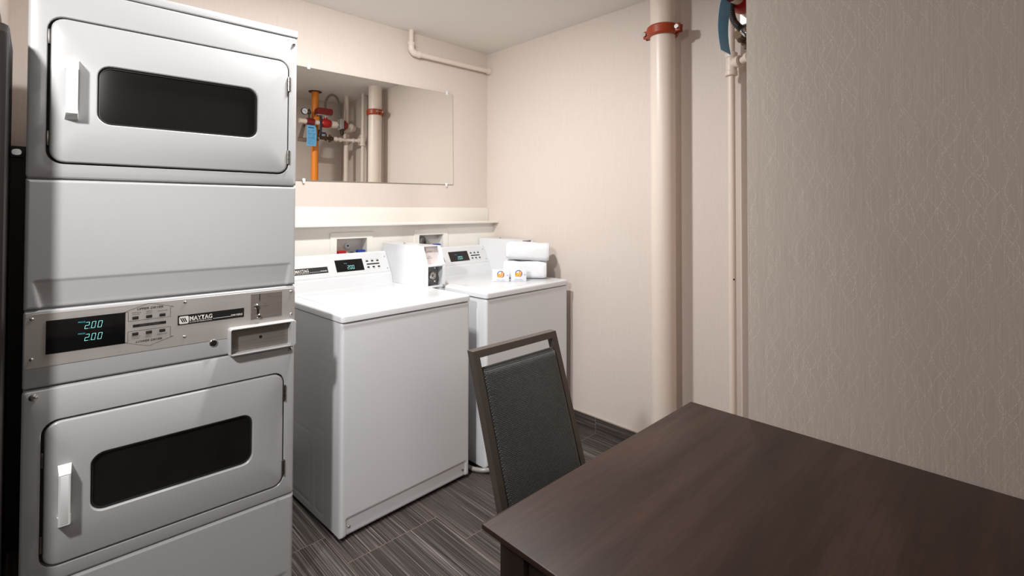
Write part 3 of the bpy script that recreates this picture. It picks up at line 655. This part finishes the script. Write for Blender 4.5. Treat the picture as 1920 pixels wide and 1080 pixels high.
for x in (0.2338, 0.2662, 0.2988):
    for z in (1.0262, 0.9795):
        MB().box(x-0.0072, x+0.0072, YP_-0.0015, YP_+0.0005, z-0.0042, z+0.0042, 0.0006).build('button', M_GREYBTN, DR)
fb = MB().box(0.2282, 0.3080, YP_-0.0005, YP_+0.0003, 0.9988, 1.0068).build('label_strip', M_BLACK, cp, smooth=False)
text('lettering', 'FABRIC SETTINGS', (0.2450, YP_-0.0005, 1.0012), X3, Z3, NY, 0.046, 0.0034, M_PRINT, cp)
def nameplate(par, O, ux, uz, n, w_, h_, right_word, name='nameplate'):
    O, ux, uz, n = Vector(O), Vector(ux), Vector(uz), Vector(n)
    def q(x0, x1, z0, z1, d, mb, sh=0):
        mb.add([O+ux*(x0)+uz*z0+n*d, O+ux*x1+uz*z0+n*d, O+ux*(x1+sh)+uz*z1+n*d, O+ux*(x0+sh)+uz*z1+n*d], [(0, 1, 2, 3)])
    mb = MB(); vs = [O+ux*a*w_+uz*b*h_+n*d for d in (0, 0.0008) for a, b in ((0, 0), (1, 0), (1, 1), (0, 1))]
    mb.add(vs, [(0, 1, 2, 3), (4, 5, 6, 7), (0, 1, 5, 4), (1, 2, 6, 5), (2, 3, 7, 6), (3, 0, 4, 7)]); np_ = mb.build(name, M_BLACK, par, smooth=False)
    mb = MB(); lx0, lx1, lz0, lz1 = 0.02*w_, 0.02*w_+h_*0.84, h_*0.10, h_*0.88
    P = rr(lx0, lx1, lz0, lz1, h_*0.14, 4); mb.add([O+ux*a+uz*b+n*0.0011 for a, b in P], [tuple(range(len(P)))]); 
    mb.build('logo', M_LIGHTP, np_, smooth=False)
    mb = MB(); s_ = (lx1-lx0)
    for k in range(3):
        x0 = lx0+s_*(0.22+0.20*k); q(x0+s_*0.10, x0+s_*0.23, lz0+s_*0.20, lz0+s_*0.74, 0.0015, mb, sh=-s_*0.24)
    mb.build('logo_stroke', M_BLACK, np_, smooth=False)
    tx = lx1+0.012*w_; tw_ = w_*0.335
    text('lettering', 'MAYTAG', O+ux*tx+uz*h_*0.34, ux, uz, n, tw_, h_*0.46, M_LIGHTP, np_, bold=0.018, depth=0.0012)
    mb = MB()      # little serifs under the stems
    for fx in (0.03, 0.155, 0.20, 0.335, 0.475, 0.60, 0.685, 0.81): q(tx+tw_*fx-h_*0.06, tx+tw_*fx+h_*0.09, h_*0.34, h_*0.38, 0.0013, mb)
    mb.build('serif', M_LIGHTP, np_, smooth=False)
    text('lettering', 'COMMERCIAL', O+ux*tx+uz*h_*0.13, ux, uz, n, tw_*1.0, h_*0.13, M_LIGHTP, np_, depth=0.0012)
    mb = MB(); q(tx+tw_*1.03, w_*0.79, h_*0.24, h_*0.28, 0.0012, mb); mb.build('rule', M_LIGHTP, np_, smooth=False)
    text('lettering', right_word, O+ux*w_*0.795+uz*h_*0.24, ux, uz, n, w_*0.18, h_*0.20, M_LIGHTP, np_, bold=0.02, depth=0.0012)
    return np_
nameplate(DR, (0.3376, YP_, 0.9875), X3, Z3, NY, 0.184, 0.0297, 'DRYERS')
# coin slot plate
co = MB().box(0.5425, 0.6412, YP_-0.0006, YP_+0.0004, 0.974, 1.0586).build('coin_plate', M_PAN, DR, smooth=False)
MB().box(0.5685, 0.5705, YP_-0.0012, YP_, 1.035, 1.0575).build('coin_slot', M_BLACK, co, smooth=False)
MB().lathe([(0.0085, 0), (0.0085, -0.003), (0.006, -0.006), (0.003, -0.0065), (0.0, -0.006)], (0.5605, YP_-0.0006, 1.0165), 'y', 18).build('button', M_CHROME, co)
MB().box(0.5615, 0.5675, YP_-0.0011, YP_, 0.984, 1.008).build('lever_slot', M_BLACK, co, smooth=False)
MB().lathe([(0.0075, 0), (0.0075, -0.004), (0.005, -0.007), (0.0, -0.007)], (0.567, YP_-0.0006, 0.983), 'y', 18).build('lever_knob', M_CHROME, co)
text('lettering', 'COINS', (0.590, YP_-0.0006, 1.0455), X3, Z3, NY, 0.016, 0.0035, M_PRINT, co); text('lettering', 'COIN', (0.582, YP_-0.0006, 1.022), X3, Z3, NY, 0.012, 0.0035, M_PRINT, co); text('lettering', 'RETURN', (0.580, YP_-0.0006, 1.014), X3, Z3, NY, 0.019, 0.0035, M_PRINT, co)
# coin tray
tx0, tx1, tz0, tz1 = 0.4735, 0.682, 0.868, 0.9585
o0 = rr(tx0, tx1, tz0, tz1, 0.010); o1 = rr(tx0, tx1, tz0, tz1, 0.010)
yo = -0.030
i1 = rr(tx0+0.005, tx1-0.018, tz0+0.0055, tz1-0.005, 0.004); i0 = rr(tx0+0.006, tx1-0.020, tz0+0.0075, tz1-0.006, 0.004)
mb = MB().loft([ly(o0, 0.0), ly(o1, yo+0.004), ly(rr(tx0+0.0025, tx1-0.0025, tz0+0.0025, tz1-0.0025, 0.009), yo), ly(i1, yo), ly(i0, -0.003), ly(i0, 0.0)], closed=True)
tr = mb.build('coin_tray', M_DRY, DR)
MB().loft([ly(i0, -0.0005), ly(i0, -0.0035)]).build('pan', M_PAN, tr)
MB().lathe([(0.005, 0), (0.005, -0.001), (0, -0.0012)], (0.573, -0.0036, 0.913), 'y', 16).build('lock_hole', M_BLACK, tr)
# key lock on the fascia
kl = MB().lathe([(0.0115, 0), (0.0115, -0.003), (0.0098, -0.0045), (0.0085, -0.0045)], (0.4343, 0.0, 0.9165), 'y', 24).build('key_lock', M_CHROME, DR)
MB().lathe([(0.0085, 0), (0.0085, -0.0048), (0.0045, -0.005), (0.0045, -0.006), (0, -0.0062)], (0.4343, 0.0, 0.9165), 'y', 20).build('keyhole', M_BLACK, kl)
for x, z, r in ((0.0218, 0.8475, 0.0075), (0.6710, 0.8515, 0.0065), (0.6742, 1.931, 0.0048)): screw(DR, x, -0.0002, z, r, d=0.005)
# kick panel
def kickf(x, z):
    e = edge_round(x, z, 0, W, 0.005, 0.3435)
    rec = sstep(0.03, 0.04, x)*(1-sstep(0.655, 0.668, x))*(1-sstep(0.072, 0.080, z)); return e+rec*0.004
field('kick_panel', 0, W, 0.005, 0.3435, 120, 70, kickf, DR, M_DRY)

# ------------------------------------------------------------------ washers
def washer(loc, rz, label, xbox):
    o = empty('coin_washer', loc, rz, label, 'washing machine', 'top-loading coin washers along the back wall')
    # body: one folded sheet with side pressings
    DB = 0.70
    def sidef(y, z):
        r = 0.0
        def ring(y0, y1, z0, z1, w_=0.006, dep=0.0022):
            dx = max(y0-y, y-y1, z0-z, z-z1); return dep*max(0, 1-abs(dx)/w_)
        r += ring(0.29, 0.60, 0.05, 0.36) + 0.8*ring(0.155, 0.235, 0.05, 0.40) + 0.6*ring(0.085, 0.62, 0.60, 0.70, 0.008, 0.0014)
        r += 0.002*max(0, 1-abs(y-0.062)/0.004)
        return r
    ny, nz = 130, 120; zb, zt = 0.014, 0.8795
    for sx in (0, 1):
        vs, fs = [], []
        for j in range(nz+1):
            for i in range(ny+1):
                y = 0.028+(DB-0.028)*i/ny; z = zb+(zt-zb)*j/nz; x = (0.0008+sidef(y, z)) if sx == 0 else (0.6852-sidef(y, z)); vs.append((x, y, z))
        fs = [(j*(ny+1)+i, j*(ny+1)+i+1, (j+1)*(ny+1)+i+1, (j+1)*(ny+1)+i) for j in range(nz) for i in range(ny)]
        b = len(vs); xi = 0.005 if sx == 0 else 0.681
        c = [0, ny, nz*(ny+1)+ny, nz*(ny+1)]; vs += [(xi, vs[k][1], vs[k][2]) for k in c]
        fs += [(b, b+1, b+2, b+3)]
        ring = [i for i in range(ny+1)] + [j*(ny+1)+ny for j in range(1, nz+1)] + [nz*(ny+1)+i for i in range(ny-1, -1, -1)] + [j*(ny+1) for j in range(nz-1, 0, -1)]
        n = len(ring); b2 = len(vs); vs += [(xi, vs[i][1], vs[i][2]) for i in ring]; fs += [(ring[k], ring[(k+1) % n], b2+(k+1) % n, b2+k) for k in range(n)]
        MB().add(vs, fs).build('side_panel', M_WHITE, o, angle=50)
    MB().box(0.006, 0.680, 0.03, DB, 0.02, 0.878).build('cabinet', M_WHITE, o, smooth=False)
    # front panel, rolled vertical edges, pressed toe area
    def ff(x, z):
        e = edge_round(x, z, 0, 0.686, 0.014, 0.8795, 0.011, 0.011)
        zt_ = 0.0905; xl, xr = 0.022, 0.664
        rec = sstep(xl-0.002, xl+0.008, x)*(1-sstep(xr-0.008, xr+0.002, x))*(1-sstep(zt_-0.009, zt_+0.001, z)); return e+rec*0.006
    field('front_panel', 0, 0.686, 0.014, 0.8795, 150, 190, ff, o, M_WHITE, y1=0.028)
    for x in (0.039, 0.648): screw(o, x, 0.0058, 0.0500, 0.0055, d=0.004)
    # deck with rounded rim
    def slab(name, x0, x1, y0, y1, z0, z1, r, rad, mat_, par):
        mb = MB(); lo = rr(x0, x1, y0, y1, rad); 
        loops = [[(p[0], p[1], z0) for p in rr(x0+0.002, x1-0.002, y0+0.002, y1-0.002, rad)], [(p[0], p[1], z0+0.002) for p in lo]]
        for k in range(6):
            a = k/5*PI/2; ins = r*(1-math.cos(a)); zz = z1-r+r*math.sin(a)
            loops.append([(p[0], p[1], zz) for p in rr(x0+ins, x1-ins, y0+ins, y1-ins, max(rad-ins*0.4, 0.002))])
        mb.loft(loops); return mb.build(name, mat_, par)
    dk = slab('deck', -0.004, 0.690, -0.005, DB+0.02, 0.8835, 0.915, 0.010, 0.016, M_WHITE, o)
    ld = slab('lid', 0.055, 0.600, 0.045, 0.575, 0.914, 0.9168, 0.002, 0.02, M_WHITE, o)
    # console
    prof = [(0.641, 0.914), (0.6545, 0.968), (0.6625, 0.972), (0.6635, 0.978), (0.7225, 1.086), (0.7275, 1.0925), (0.734, 1.0950), (0.742, 1.0935), (0.753, 1.083), (0.755, 0.914)]
    MB().prism(prof, 'x', -0.002, 0.6490).build('console', M_WHITE, o, angle=25)
    A = Vector((0, 0.6640, 0.9792)); B = Vector((0, 0.7220, 1.0851)); uz = (B-A).normalized(); nn = Vector((0, -uz.z, uz.y)); Lf = (B-A).length
    fp = MB(); pts = rr(0.001, 0.6475, 0.0, Lf, 0.003, 3)
    fp.loft([[A+Vector((p[0], 0, 0))+uz*p[1]+nn*d for p in pts] for d in (-0.0005, 0.0012)])
    face = fp.build('console_face', mat('console_silver', (212, 213, 214), 0.35, noise=0.01, bscale=30), o)
    def ty(z): return (z-0.915)  # placeholder
    def fpnt(x, z, d=0.0014):      # z given in the vertical reading used to measure; map to length along the face
        t = (z-0.9792)/(1.0851-0.9792); return A+Vector((x, 0, 0))+uz*(t*Lf)+nn*d
    # display: measured corners
    def plate(name, x0, x1, z0, z1, material, par, d=0.0006):
        mb = MB(); vs = [fpnt(x, z, dd) for dd in (0.0012, 0.0012+d) for x, z in ((x0, z0), (x1, z0), (x1, z1), (x0, z1))]
        mb.add(vs, [(0, 1, 2, 3), (4, 5, 6, 7), (0, 1, 5, 4), (1, 2, 6, 5), (2, 3, 7, 6), (3, 0, 4, 7)]); return mb.build(name, material, par, smooth=False)
    ds = plate('display', 0.3175, 0.4835, 0.9985, 1.0605, M_DISP, o, 0.001)
    mb = MB(); seven(mb, '2.00', 0, 0, 0.0105, 0.0215, fpnt(0.384, 1.0100, 0.0026), X3, uz, nn, t=0.12, gap=0.42, slant=0.05, depth=0.0); mb.build('digits', M_DIG, ds, smooth=False)
    text('caption', 'PRICE', fpnt(0.3685, 1.0385, 0.0026), X3, uz, nn, 0.017, 0.0042, M_DIG2, ds, depth=0)
    for x in (0.5120, 0.5455, 0.5795):
        for z in (1.0440, 1.0110): plate('button', x-0.0072, x+0.0072, z-0.0038, z+0.0038, M_GREYBTN, o, 0.0014)
    ls = plate('label_strip', 0.5060, 0.5870, 1.0240, 1.0310, M_BLACK, face)
    text('lettering', 'FABRIC SETTINGS', fpnt(0.523, 1.0255, 0.0019), X3, uz, nn, 0.046, 0.0034, M_PRINT, face, depth=0.0003)
    for x, a, b in ((0.5025, 'WHITES', 'COLORS'), (0.5375, 'PERM', 'PRESS'), (0.5700, 'DELICATE', 'WOOLENS')):
        text('lettering', a, fpnt(x, 1.0520, 0.0013), X3, uz, nn, 0.017, 0.0028, M_PRINT, face, depth=0.0002)
        text('lettering', b, fpnt(x, 1.0005, 0.0013), X3, uz, nn, 0.017, 0.0028, M_PRINT, face, depth=0.0002)
    nameplate(o, fpnt(0.058, 1.0020, 0.0012), X3, uz, nn, 0.212, 0.035, 'WASHER')
    for z in (1.0625, 0.9975):
        mb = MB().lathe([(0.0045, 0), (0.0042, 0.0015), (0.002, 0.0025), (0, 0.0025)], fpnt(0.632, z, 0.0012), nn, 12); mb.build('screw', M_CHROME, o)
    # coin box with open front
    x0, x1 = xbox; t = 0.003; yb_ = 0.762; zt_ = 1.1415
    side = [(0.345, zt_), (yb_, zt_), (yb_, 0.9155), (0.303, 0.9155), (0.303, 1.036)]
    cb = MB()
    cb.prism(side, 'x', x0, x0+t); cb.prism(side, 'x', x1-t, x1)
    cb.box(x0+t, x1-t, 0.345, yb_, zt_-t, zt_); cb.box(x0+t, x1-t, yb_-t, yb_, 0.9155, zt_-t); cb.box(x0+t, x1-t, 0.3045, 0.41, 1.030, 1.036)
    # folded lips round the two openings
    cb.prism([(0.345, zt_), (0.353, zt_), (0.311, 1.036), (0.303, 1.036)], 'x', x1-0.020, x1-t); cb.prism([(0.303, 1.03), (0.306, 1.03), (0.306, 0.9155), (0.303, 0.9155)], 'x', x1-0.017, x1-t)
    cb.box(x0+t, x1-t, 0.303, 0.306, 0.9155, 0.927)
    cbo = cb.build('coin_box', M_WHITE, o, smooth=False)
    MB().box(x0+t, x1-t, 0.362, 0.365, 1.036, zt_-t).build('instruction_plate', mat('pink_plate', (224, 212, 208), 0.4), cbo, smooth=False)
    MB().box(x0+0.022, x0+0.0245, 0.3605, 0.362, 1.095, 1.13).build('coin_slot', M_BLACK, cbo, smooth=False)
    text('lettering', 'COINS', (x0+0.038, 0.3615, 1.106), X3, Z3, NY, 0.032, 0.006, mat('red_brown_print', (120, 70, 60), 0.6), cbo); text('lettering', 'COIN', (x0+0.044, 0.3615, 1.080), X3, Z3, NY, 0.018, 0.004, M_PRINT, cbo); text('lettering', 'RETURN', (x0+0.037, 0.3615, 1.070), X3, Z3, NY, 0.034, 0.004, M_PRINT, cbo)
    MB().box(x0+0.004, x0+0.088, 0.342, 0.346, 0.930, 1.029, 0.001).build('lock_plate', mat('lock_zinc', (120, 124, 126), 0.4, metal=0.6), cbo)
    MB().lathe([(0.022, 0), (0.022, -0.014), (0.018, -0.018), (0.015, -0.018), (0.015, -0.014), (0, -0.014)], (x0+0.053, 0.342, 0.977), 'y', 24).build('lock', M_CHROME, cbo)
    MB().box(x0+0.050, x0+0.056, 0.3265, 0.3285, 0.970, 0.985, 0.001).build('keyhole', M_BLACK, cbo)
    for sx, sz in ((x0+0.078, 1.018), (x0+0.078, 0.943)): screw(cbo, sx, 0.342, sz, 0.006, d=0.005)
    lt = MB().tube([(x0+0.05, 0.60, zt_), (x0+0.05, 0.60, zt_+0.006)], 0.006, 12); lt.build('top_bolt', M_CHROME, cbo)
    for fx in (0.05, 0.636):
        for fy in (0.07, 0.62): MB().lathe([(0.019, 0), (0.019, 0.006), (0.012, 0.008), (0.012, 0.022)], (fx, fy, 0), 'z', 16).build('foot', M_RUB, o)
    return o
washer((0.8986, 1.9113, 0), 0.0392, 'white top-loading coin washer with a bare lid, beside the tall stacked dryer', (0.6505, 0.7700))
washer((1.6772, 1.9163, 0), 0.0404, 'white top-loading coin washer with towels and cartons on its lid, in the corner', (0.6505, 0.7600))

# hose on the floor between the washers
pts = [(1.618, 2.15, 0.012), (1.622, 2.03, 0.014), (1.632, 1.955, 0.016), (1.662, 1.905, 0.018), (1.715, 1.885, 0.017), (1.78, 1.893, 0.014), (1.86, 1.95, 0.012), (1.95, 2.05, 0.011)]
h = MB()
ext = [Vector(p) for p in pts]; out = []
for i in range(len(ext)-1):
    p0 = ext[max(i-1, 0)]; p1 = ext[i]; p2 = ext[i+1]; p3 = ext[min(i+2, len(ext)-1)]
    for k in range(8):
        t = k/8; out.append(0.5*((2*p1)+(p2-p0)*t+(2*p0-5*p1+4*p2-p3)*t*t+(3*p1-p0-3*p2+p3)*t**3))
tag(h.tube(out, 0.011, 12).build('floor_hose', mat('grey_cable', (150, 146, 142), 0.3)), 'grey hose looping on the floor between the two washers', 'hose')

# ------------------------------------------------------------------ towels and detergent cartons on the right washer
WM = Matrix.Translation((1.6772, 1.9163, 0)) @ Matrix.Rotation(0.0404, 4, 'Z')
def on_w2(x, y, z, ang): return WM @ Matrix.Translation((x, y, z)) @ Matrix.Rotation(ang, 4, 'Z')
TD = -0.91
DZ = 0.9171
def towel(label, s0, s1, d, z0, hgt, tiltx, seed, yoff=0.0):
    rnd = random.Random(seed)
    M = on_w2(0.5082, 0.1751, 0, TD)
    c = M @ Vector(((s0+s1)/2, yoff+d/2, z0)); rz = 0.0404+TD
    o = empty('folded_towel', c, rz, label, 'towel', 'rolled white towels on the washer'); o.rotation_euler = (0, tiltx, rz)
    L = s1-s0; n = 36; ns = 26; loops = []
    rad = hgt*0.47
    def section(k, inset=0.0):
        pts = []
        for a in range(n):
            th = 2*PI*a/n; cx, cz = math.cos(th), math.sin(th)
            e = 2/3.9; px = math.copysign(abs(cx)**e, cx)*(d/2-inset); pz = math.copysign(abs(cz)**e, cz)*(hgt/2-inset)
            wob = 0.0018*math.sin(3*th+k*0.4+seed)+0.0012*math.sin(7*th-k*0.9)
            pts.append((px*(1+wob*6), pz+hgt/2+wob if pz > -hgt*0.35 else pz+hgt/2))
        return pts
    for k in range(ns+1):
        t = k/ns; xx = -L/2+L*t; ins = 0.007*(max(0, 1-t*14)**2+max(0, 1-(1-t)*14)**2)
        loops.append([(xx, p[0], p[1]) for p in section(k, ins)])
    # spiral end faces: rings stepping in and out
    def endrings(xe, sg):
        r = []
        for q_ in range(1, 12):
            f = 1-q_/12.5; dep = (-0.005 if q_ % 2 else -0.0005)*sg
            r.append([(xe+dep, p[0]*f, (p[1]-hgt/2)*f*(1.0)+hgt/2) for p in section(ns if sg > 0 else 0, 0.006)])
        return r
    loops = list(reversed(endrings(-L/2, -1))) + loops + endrings(L/2, 1)
    MB().loft(loops).build('terry_roll', M_TOWEL, o, angle=60)
    return o
towel('lower of the two stacked white towels, flat on the right washer', -0.146, 0.118, 0.150, DZ, 0.109, 0.0, 1)
towel('upper of the two stacked white towels, resting on the other towel', -0.132, 0.132, 0.150, DZ+0.1115, 0.110, math.radians(2.5), 5, yoff=0.0)
def carton(label, p, q_, hgt, dep):
    a = math.atan2(q_[1]-p[1], q_[0]-p[0]); L = math.hypot(q_[0]-p[0], q_[1]-p[1])
    c = WM @ Vector((p[0], p[1], DZ)); o = empty('detergent_carton', c, 0.0404+a, label, 'carton', 'small detergent cartons')
    MB().box(0, L, 0, dep, 0.0, hgt, 0.0012).build('carton_body', M_BOX, o)
    cx, cz, r = L*0.50, hgt*0.60, 0.0215
    def disc(r_, x_, z_, y_, n=30, a0=0, a1=2*PI, rin=None):
        if rin is None: return MB().add([(x_+r_*math.cos(2*PI*k/n), y_, z_+r_*math.sin(2*PI*k/n)) for k in range(n)], [tuple(range(n))])
        vs = []; fs = []
        for k in range(n+1):
            t = a0+(a1-a0)*k/n; tp = min(1, 0.25+3*math.sin(PI*k/n)); ri = r_-(r_-rin)*tp
            vs += [(x_+r_*math.cos(t), y_, z_+r_*math.sin(t)), (x_+ri*math.cos(t), y_, z_+ri*math.sin(t))]
        return MB().add(vs, [(2*k, 2*k+1, 2*k+3, 2*k+2) for k in range(n)])
    lg_ = disc(r, cx, cz, -0.0005, a0=math.radians(205), a1=math.radians(-70), rin=r*0.80).build('logo_ring', M_LBLUE, o, smooth=False)
    text('logo_lettering', 'all', (cx-0.0215, -0.0008, cz-0.017), X3, Z3, NY, 0.039, 0.032, M_ORG, o, shear=0.12, bold=0.045)
    text('logo_lettering', 'all', (cx-0.0200, -0.0016, cz-0.0155), X3, Z3, NY, 0.036, 0.029, M_YEL, o, shear=0.12, bold=0.0)
    text('lettering', 'free clear', (cx-0.022, -0.0004, hgt*0.12), X3, Z3, NY, 0.046, 0.0065, mat('pale_print', (150, 152, 175), 0.6), o)
    text('lettering', 'oxi', (L*0.83, -0.0004, hgt*0.48), X3, Z3, NY, 0.011, 0.010, mat('pale_print', (150, 152, 175), 0.6), o)
    mb = MB(); mb.add([(L*0.12, -0.0004, hgt*0.05), (L*0.8, -0.0004, hgt*0.05), (L*0.8, -0.0004, hgt*0.07), (L*0.12, -0.0004, hgt*0.07)], [(0, 1, 2, 3)]); mb.build('stripe', mat('pale_print', (150, 152, 175), 0.6), o, smooth=False)
    return o
carton('left of the two small white detergent cartons with a yellow logo on the right washer', (0.282, 0.248), (0.3515, 0.1765), 0.071, 0.028)
carton('right of the two small white detergent cartons, touching the towels', (0.3747, 0.1838), (0.4393, 0.1179), 0.075, 0.024)

# ------------------------------------------------------------------ chair
ch = empty('dining_chair', (1.172, 0.9, 0), 0, 'dark metal framed chair with charcoal woven back pushed in behind the table', 'chair')
cx0, cx1 = 0.9712-1.172, 1.3600-1.172
SL = 0.316; ztop = 0.9072; yt0 = 1.2-0.9
def bp(z): return yt0-0.027-(ztop-z)*SL      # y of the front of the back plane at z
# frame posts continue into the rear legs
def post(x0, x1):
    pts_f = [(bp(ztop), ztop), (bp(0.44), 0.44), (bp(0.24), 0.24), (bp(0.24)+0.05, 0.0)]; dep = 0.027
    mb = MB(); L = []
    for (y, z) in pts_f: L.append([(x0, y, z), (x1, y, z), (x1, y+dep, z-0.0), (x0, y+dep, z)])
    return mb.loft(L)
PW = 0.024
for x0, x1 in ((cx0, cx0+PW), (cx1-PW, cx1)):
    post(x0, x1).build('leg', M_CHAIR, ch, angle=20)
a_ = math.atan(SL)
mb = MB().prism([(bp(ztop), ztop), (bp(ztop)+0.027, ztop), (bp(ztop-0.021)+0.027, ztop-0.021), (bp(ztop-0.021), ztop-0.021)], 'x', cx0+PW, cx1-PW); mb.build('top_rail', M_CHAIR, ch, smooth=False)
# upholstered back (height field both sides)
pz0, pz1 = 0.455, ztop-0.053; px0, px1 = cx0+PW+0.0005, cx1-PW-0.0005
vs = []; fs = []; nx, nz = 40, 40
for side in (0, 1):
    for j in range(nz+1):
        for i in range(nx+1):
            u = i/nx; v = j/nz; x = px0+(px1-px0)*u; z = pz0+(pz1-pz0)*v
            m_ = min(u, 1-u)*(px1-px0); mz = min(v, 1-v)*(pz1-pz0)
            r_ = lambda t, R=0.014: math.sqrt(max(0, 1-(1-min(t/R, 1))**2))
            bulge = r_(m_)*r_(mz)
            mid = bp(z)+0.0135; y = mid-(0.020*bulge+0.006*math.sin(PI*u)*math.sin(PI*v)) if side == 0 else mid+0.014*bulge
            vs.append((x, y, z))
n1 = (nx+1)*(nz+1)
for side in (0, 1):
    for j in range(nz):
        for i in range(nx):
            a = side*n1+j*(nx+1)+i; fs.append((a, a+1, a+nx+2, a+nx+1))
MB().add(vs, fs).build('backrest', M_FAB, ch, angle=60)
# seat, apron, front legs
sy0, sy1 = 0.60-0.9, bp(0.46)-0.002
mb = MB(); loops = []
for z, ins in ((0.432, 0.004), (0.436, 0.0), (0.462, 0.0), (0.474, 0.006), (0.480, 0.02), (0.482, 0.06)):
    loops.append([(p[0], p[1], z) for p in rr(cx0+0.004+ins, cx1-0.004-ins, sy0+ins, sy1-ins, 0.03)])
mb.loft(loops).build('seat', M_FAB, ch, angle=60)
mb = MB().box(cx0+0.004, cx1-0.004, sy0+0.01, sy1-0.004, 0.405, 0.4315); mb.build('seat_frame', M_CHAIR, ch, smooth=False)
for x0 in (cx0, cx1-PW):
    MB().box(x0, x0+PW, sy0+0.012, sy0+0.042, 0.0, 0.4045, 0.002).build('leg', M_CHAIR, ch)

# ------------------------------------------------------------------ table
tb = empty('dining_table', (1.045, -0.15, 0), 0, 'dark brown wooden table against the patterned partition wall', 'table')
def T(mb): return off(tb, mb)
X0, X1, Y0, Y1 = 0.6157, 1.4725, -1.05, 0.7176
loops = []
for z, ins in ((0.720, 0.020), (0.7405, 0.0), (0.7475, 0.0), (0.7493, 0.0008), (0.75, 0.0025)):
    loops.append([(p[0], p[1], z) for p in rr(X0+ins, X1-ins, Y0+ins, Y1-ins, 0.004, 3)])
T(MB().loft(loops)).build('tabletop', M_WOOD, tb, angle=25)
M_WOODD = mat('dark_wood_base', (44, 31, 27), 0.45, noise=0.1, bscale=30)
T(MB().box(X0+0.048, X0+0.068, Y0+0.10, Y1-0.08, 0.63, 0.7195)).build('apron', M_WOODD, tb, smooth=False); T(MB().box(X1-0.068, X1-0.048, Y0+0.10, Y1-0.08, 0.63, 0.7195)).build('apron', M_WOODD, tb, smooth=False)
T(MB().box(X0+0.10, X1-0.10, Y1-0.040, Y1-0.022, 0.63, 0.7195)).build('apron', M_WOODD, tb, smooth=False); T(MB().box(X0+0.10, X1-0.10, Y0+0.048, Y0+0.068, 0.63, 0.7195)).build('apron', M_WOODD, tb, smooth=False)
for x0 in (X0+0.036, X1-0.102):
    for y0 in (Y0+0.03, Y1-0.078): T(MB().box(x0, x0+0.064, y0, y0+0.064, 0.0, 0.7195, 0.003)).build('leg', M_WOODD, tb)

# ------------------------------------------------------------------ dark machine and dark backing at the far left
vm = empty('dark_cabinet', (-0.42, 1.78, 0), 0, 'tall dark brown machine just left of the stacked dryer, cut by the frame edge', 'machine')
mb = MB(); sec = [(1.66, 0.0), (1.99, 0.0), (1.99, 1.80), (1.73, 1.80), (1.685, 1.77), (1.664, 1.68)]
loops = []
for x, ins in ((-0.80, 0.006), (-0.794, 0.0), (-0.060, 0.0), (-0.0525, 0.003), (-0.0500, 0.008)):
    loops.append([(x, p[0]+(ins if p[0] < 1.8 else -ins), max(p[1]-(ins if p[1] > 1 else -ins*0), 0)) for p in sec])
mb.loft(loops); off(vm, mb).build('body', M_DARKM, vm, angle=30)
off(vm, MB().box(-0.76, -0.10, 1.654, 1.6602, 0.1, 1.66, 0.003)).build('front_panel', mat('machine_gloss', (30, 26, 25), 0.15), vm)
bk = empty('wall_rail', (0.1, YB, 1.5), 0, 'black rail with a silver latch on the wall behind the dryer', 'rail')
off(bk, MB().box(-0.0825, 0.5, YB-0.03, YB-0.001, 1.548, 1.592, 0.002)).build('bar', M_BLACK, bk)
off(bk, MB().loft([ly(rr(-0.068, -0.040, 1.556, 1.580, 0.011), YB-0.03), ly(rr(-0.068, -0.040, 1.556, 1.580, 0.011), YB-0.034)])).build('latch', M_CHROME, bk)
tag(MB().box(-0.0825, 0.55, YB-0.02, YB-0.001, 0.0, 1.545).build('backing_board', M_DARKW), 'dark panel on the wall below the black rail, behind the dryer', 'board')
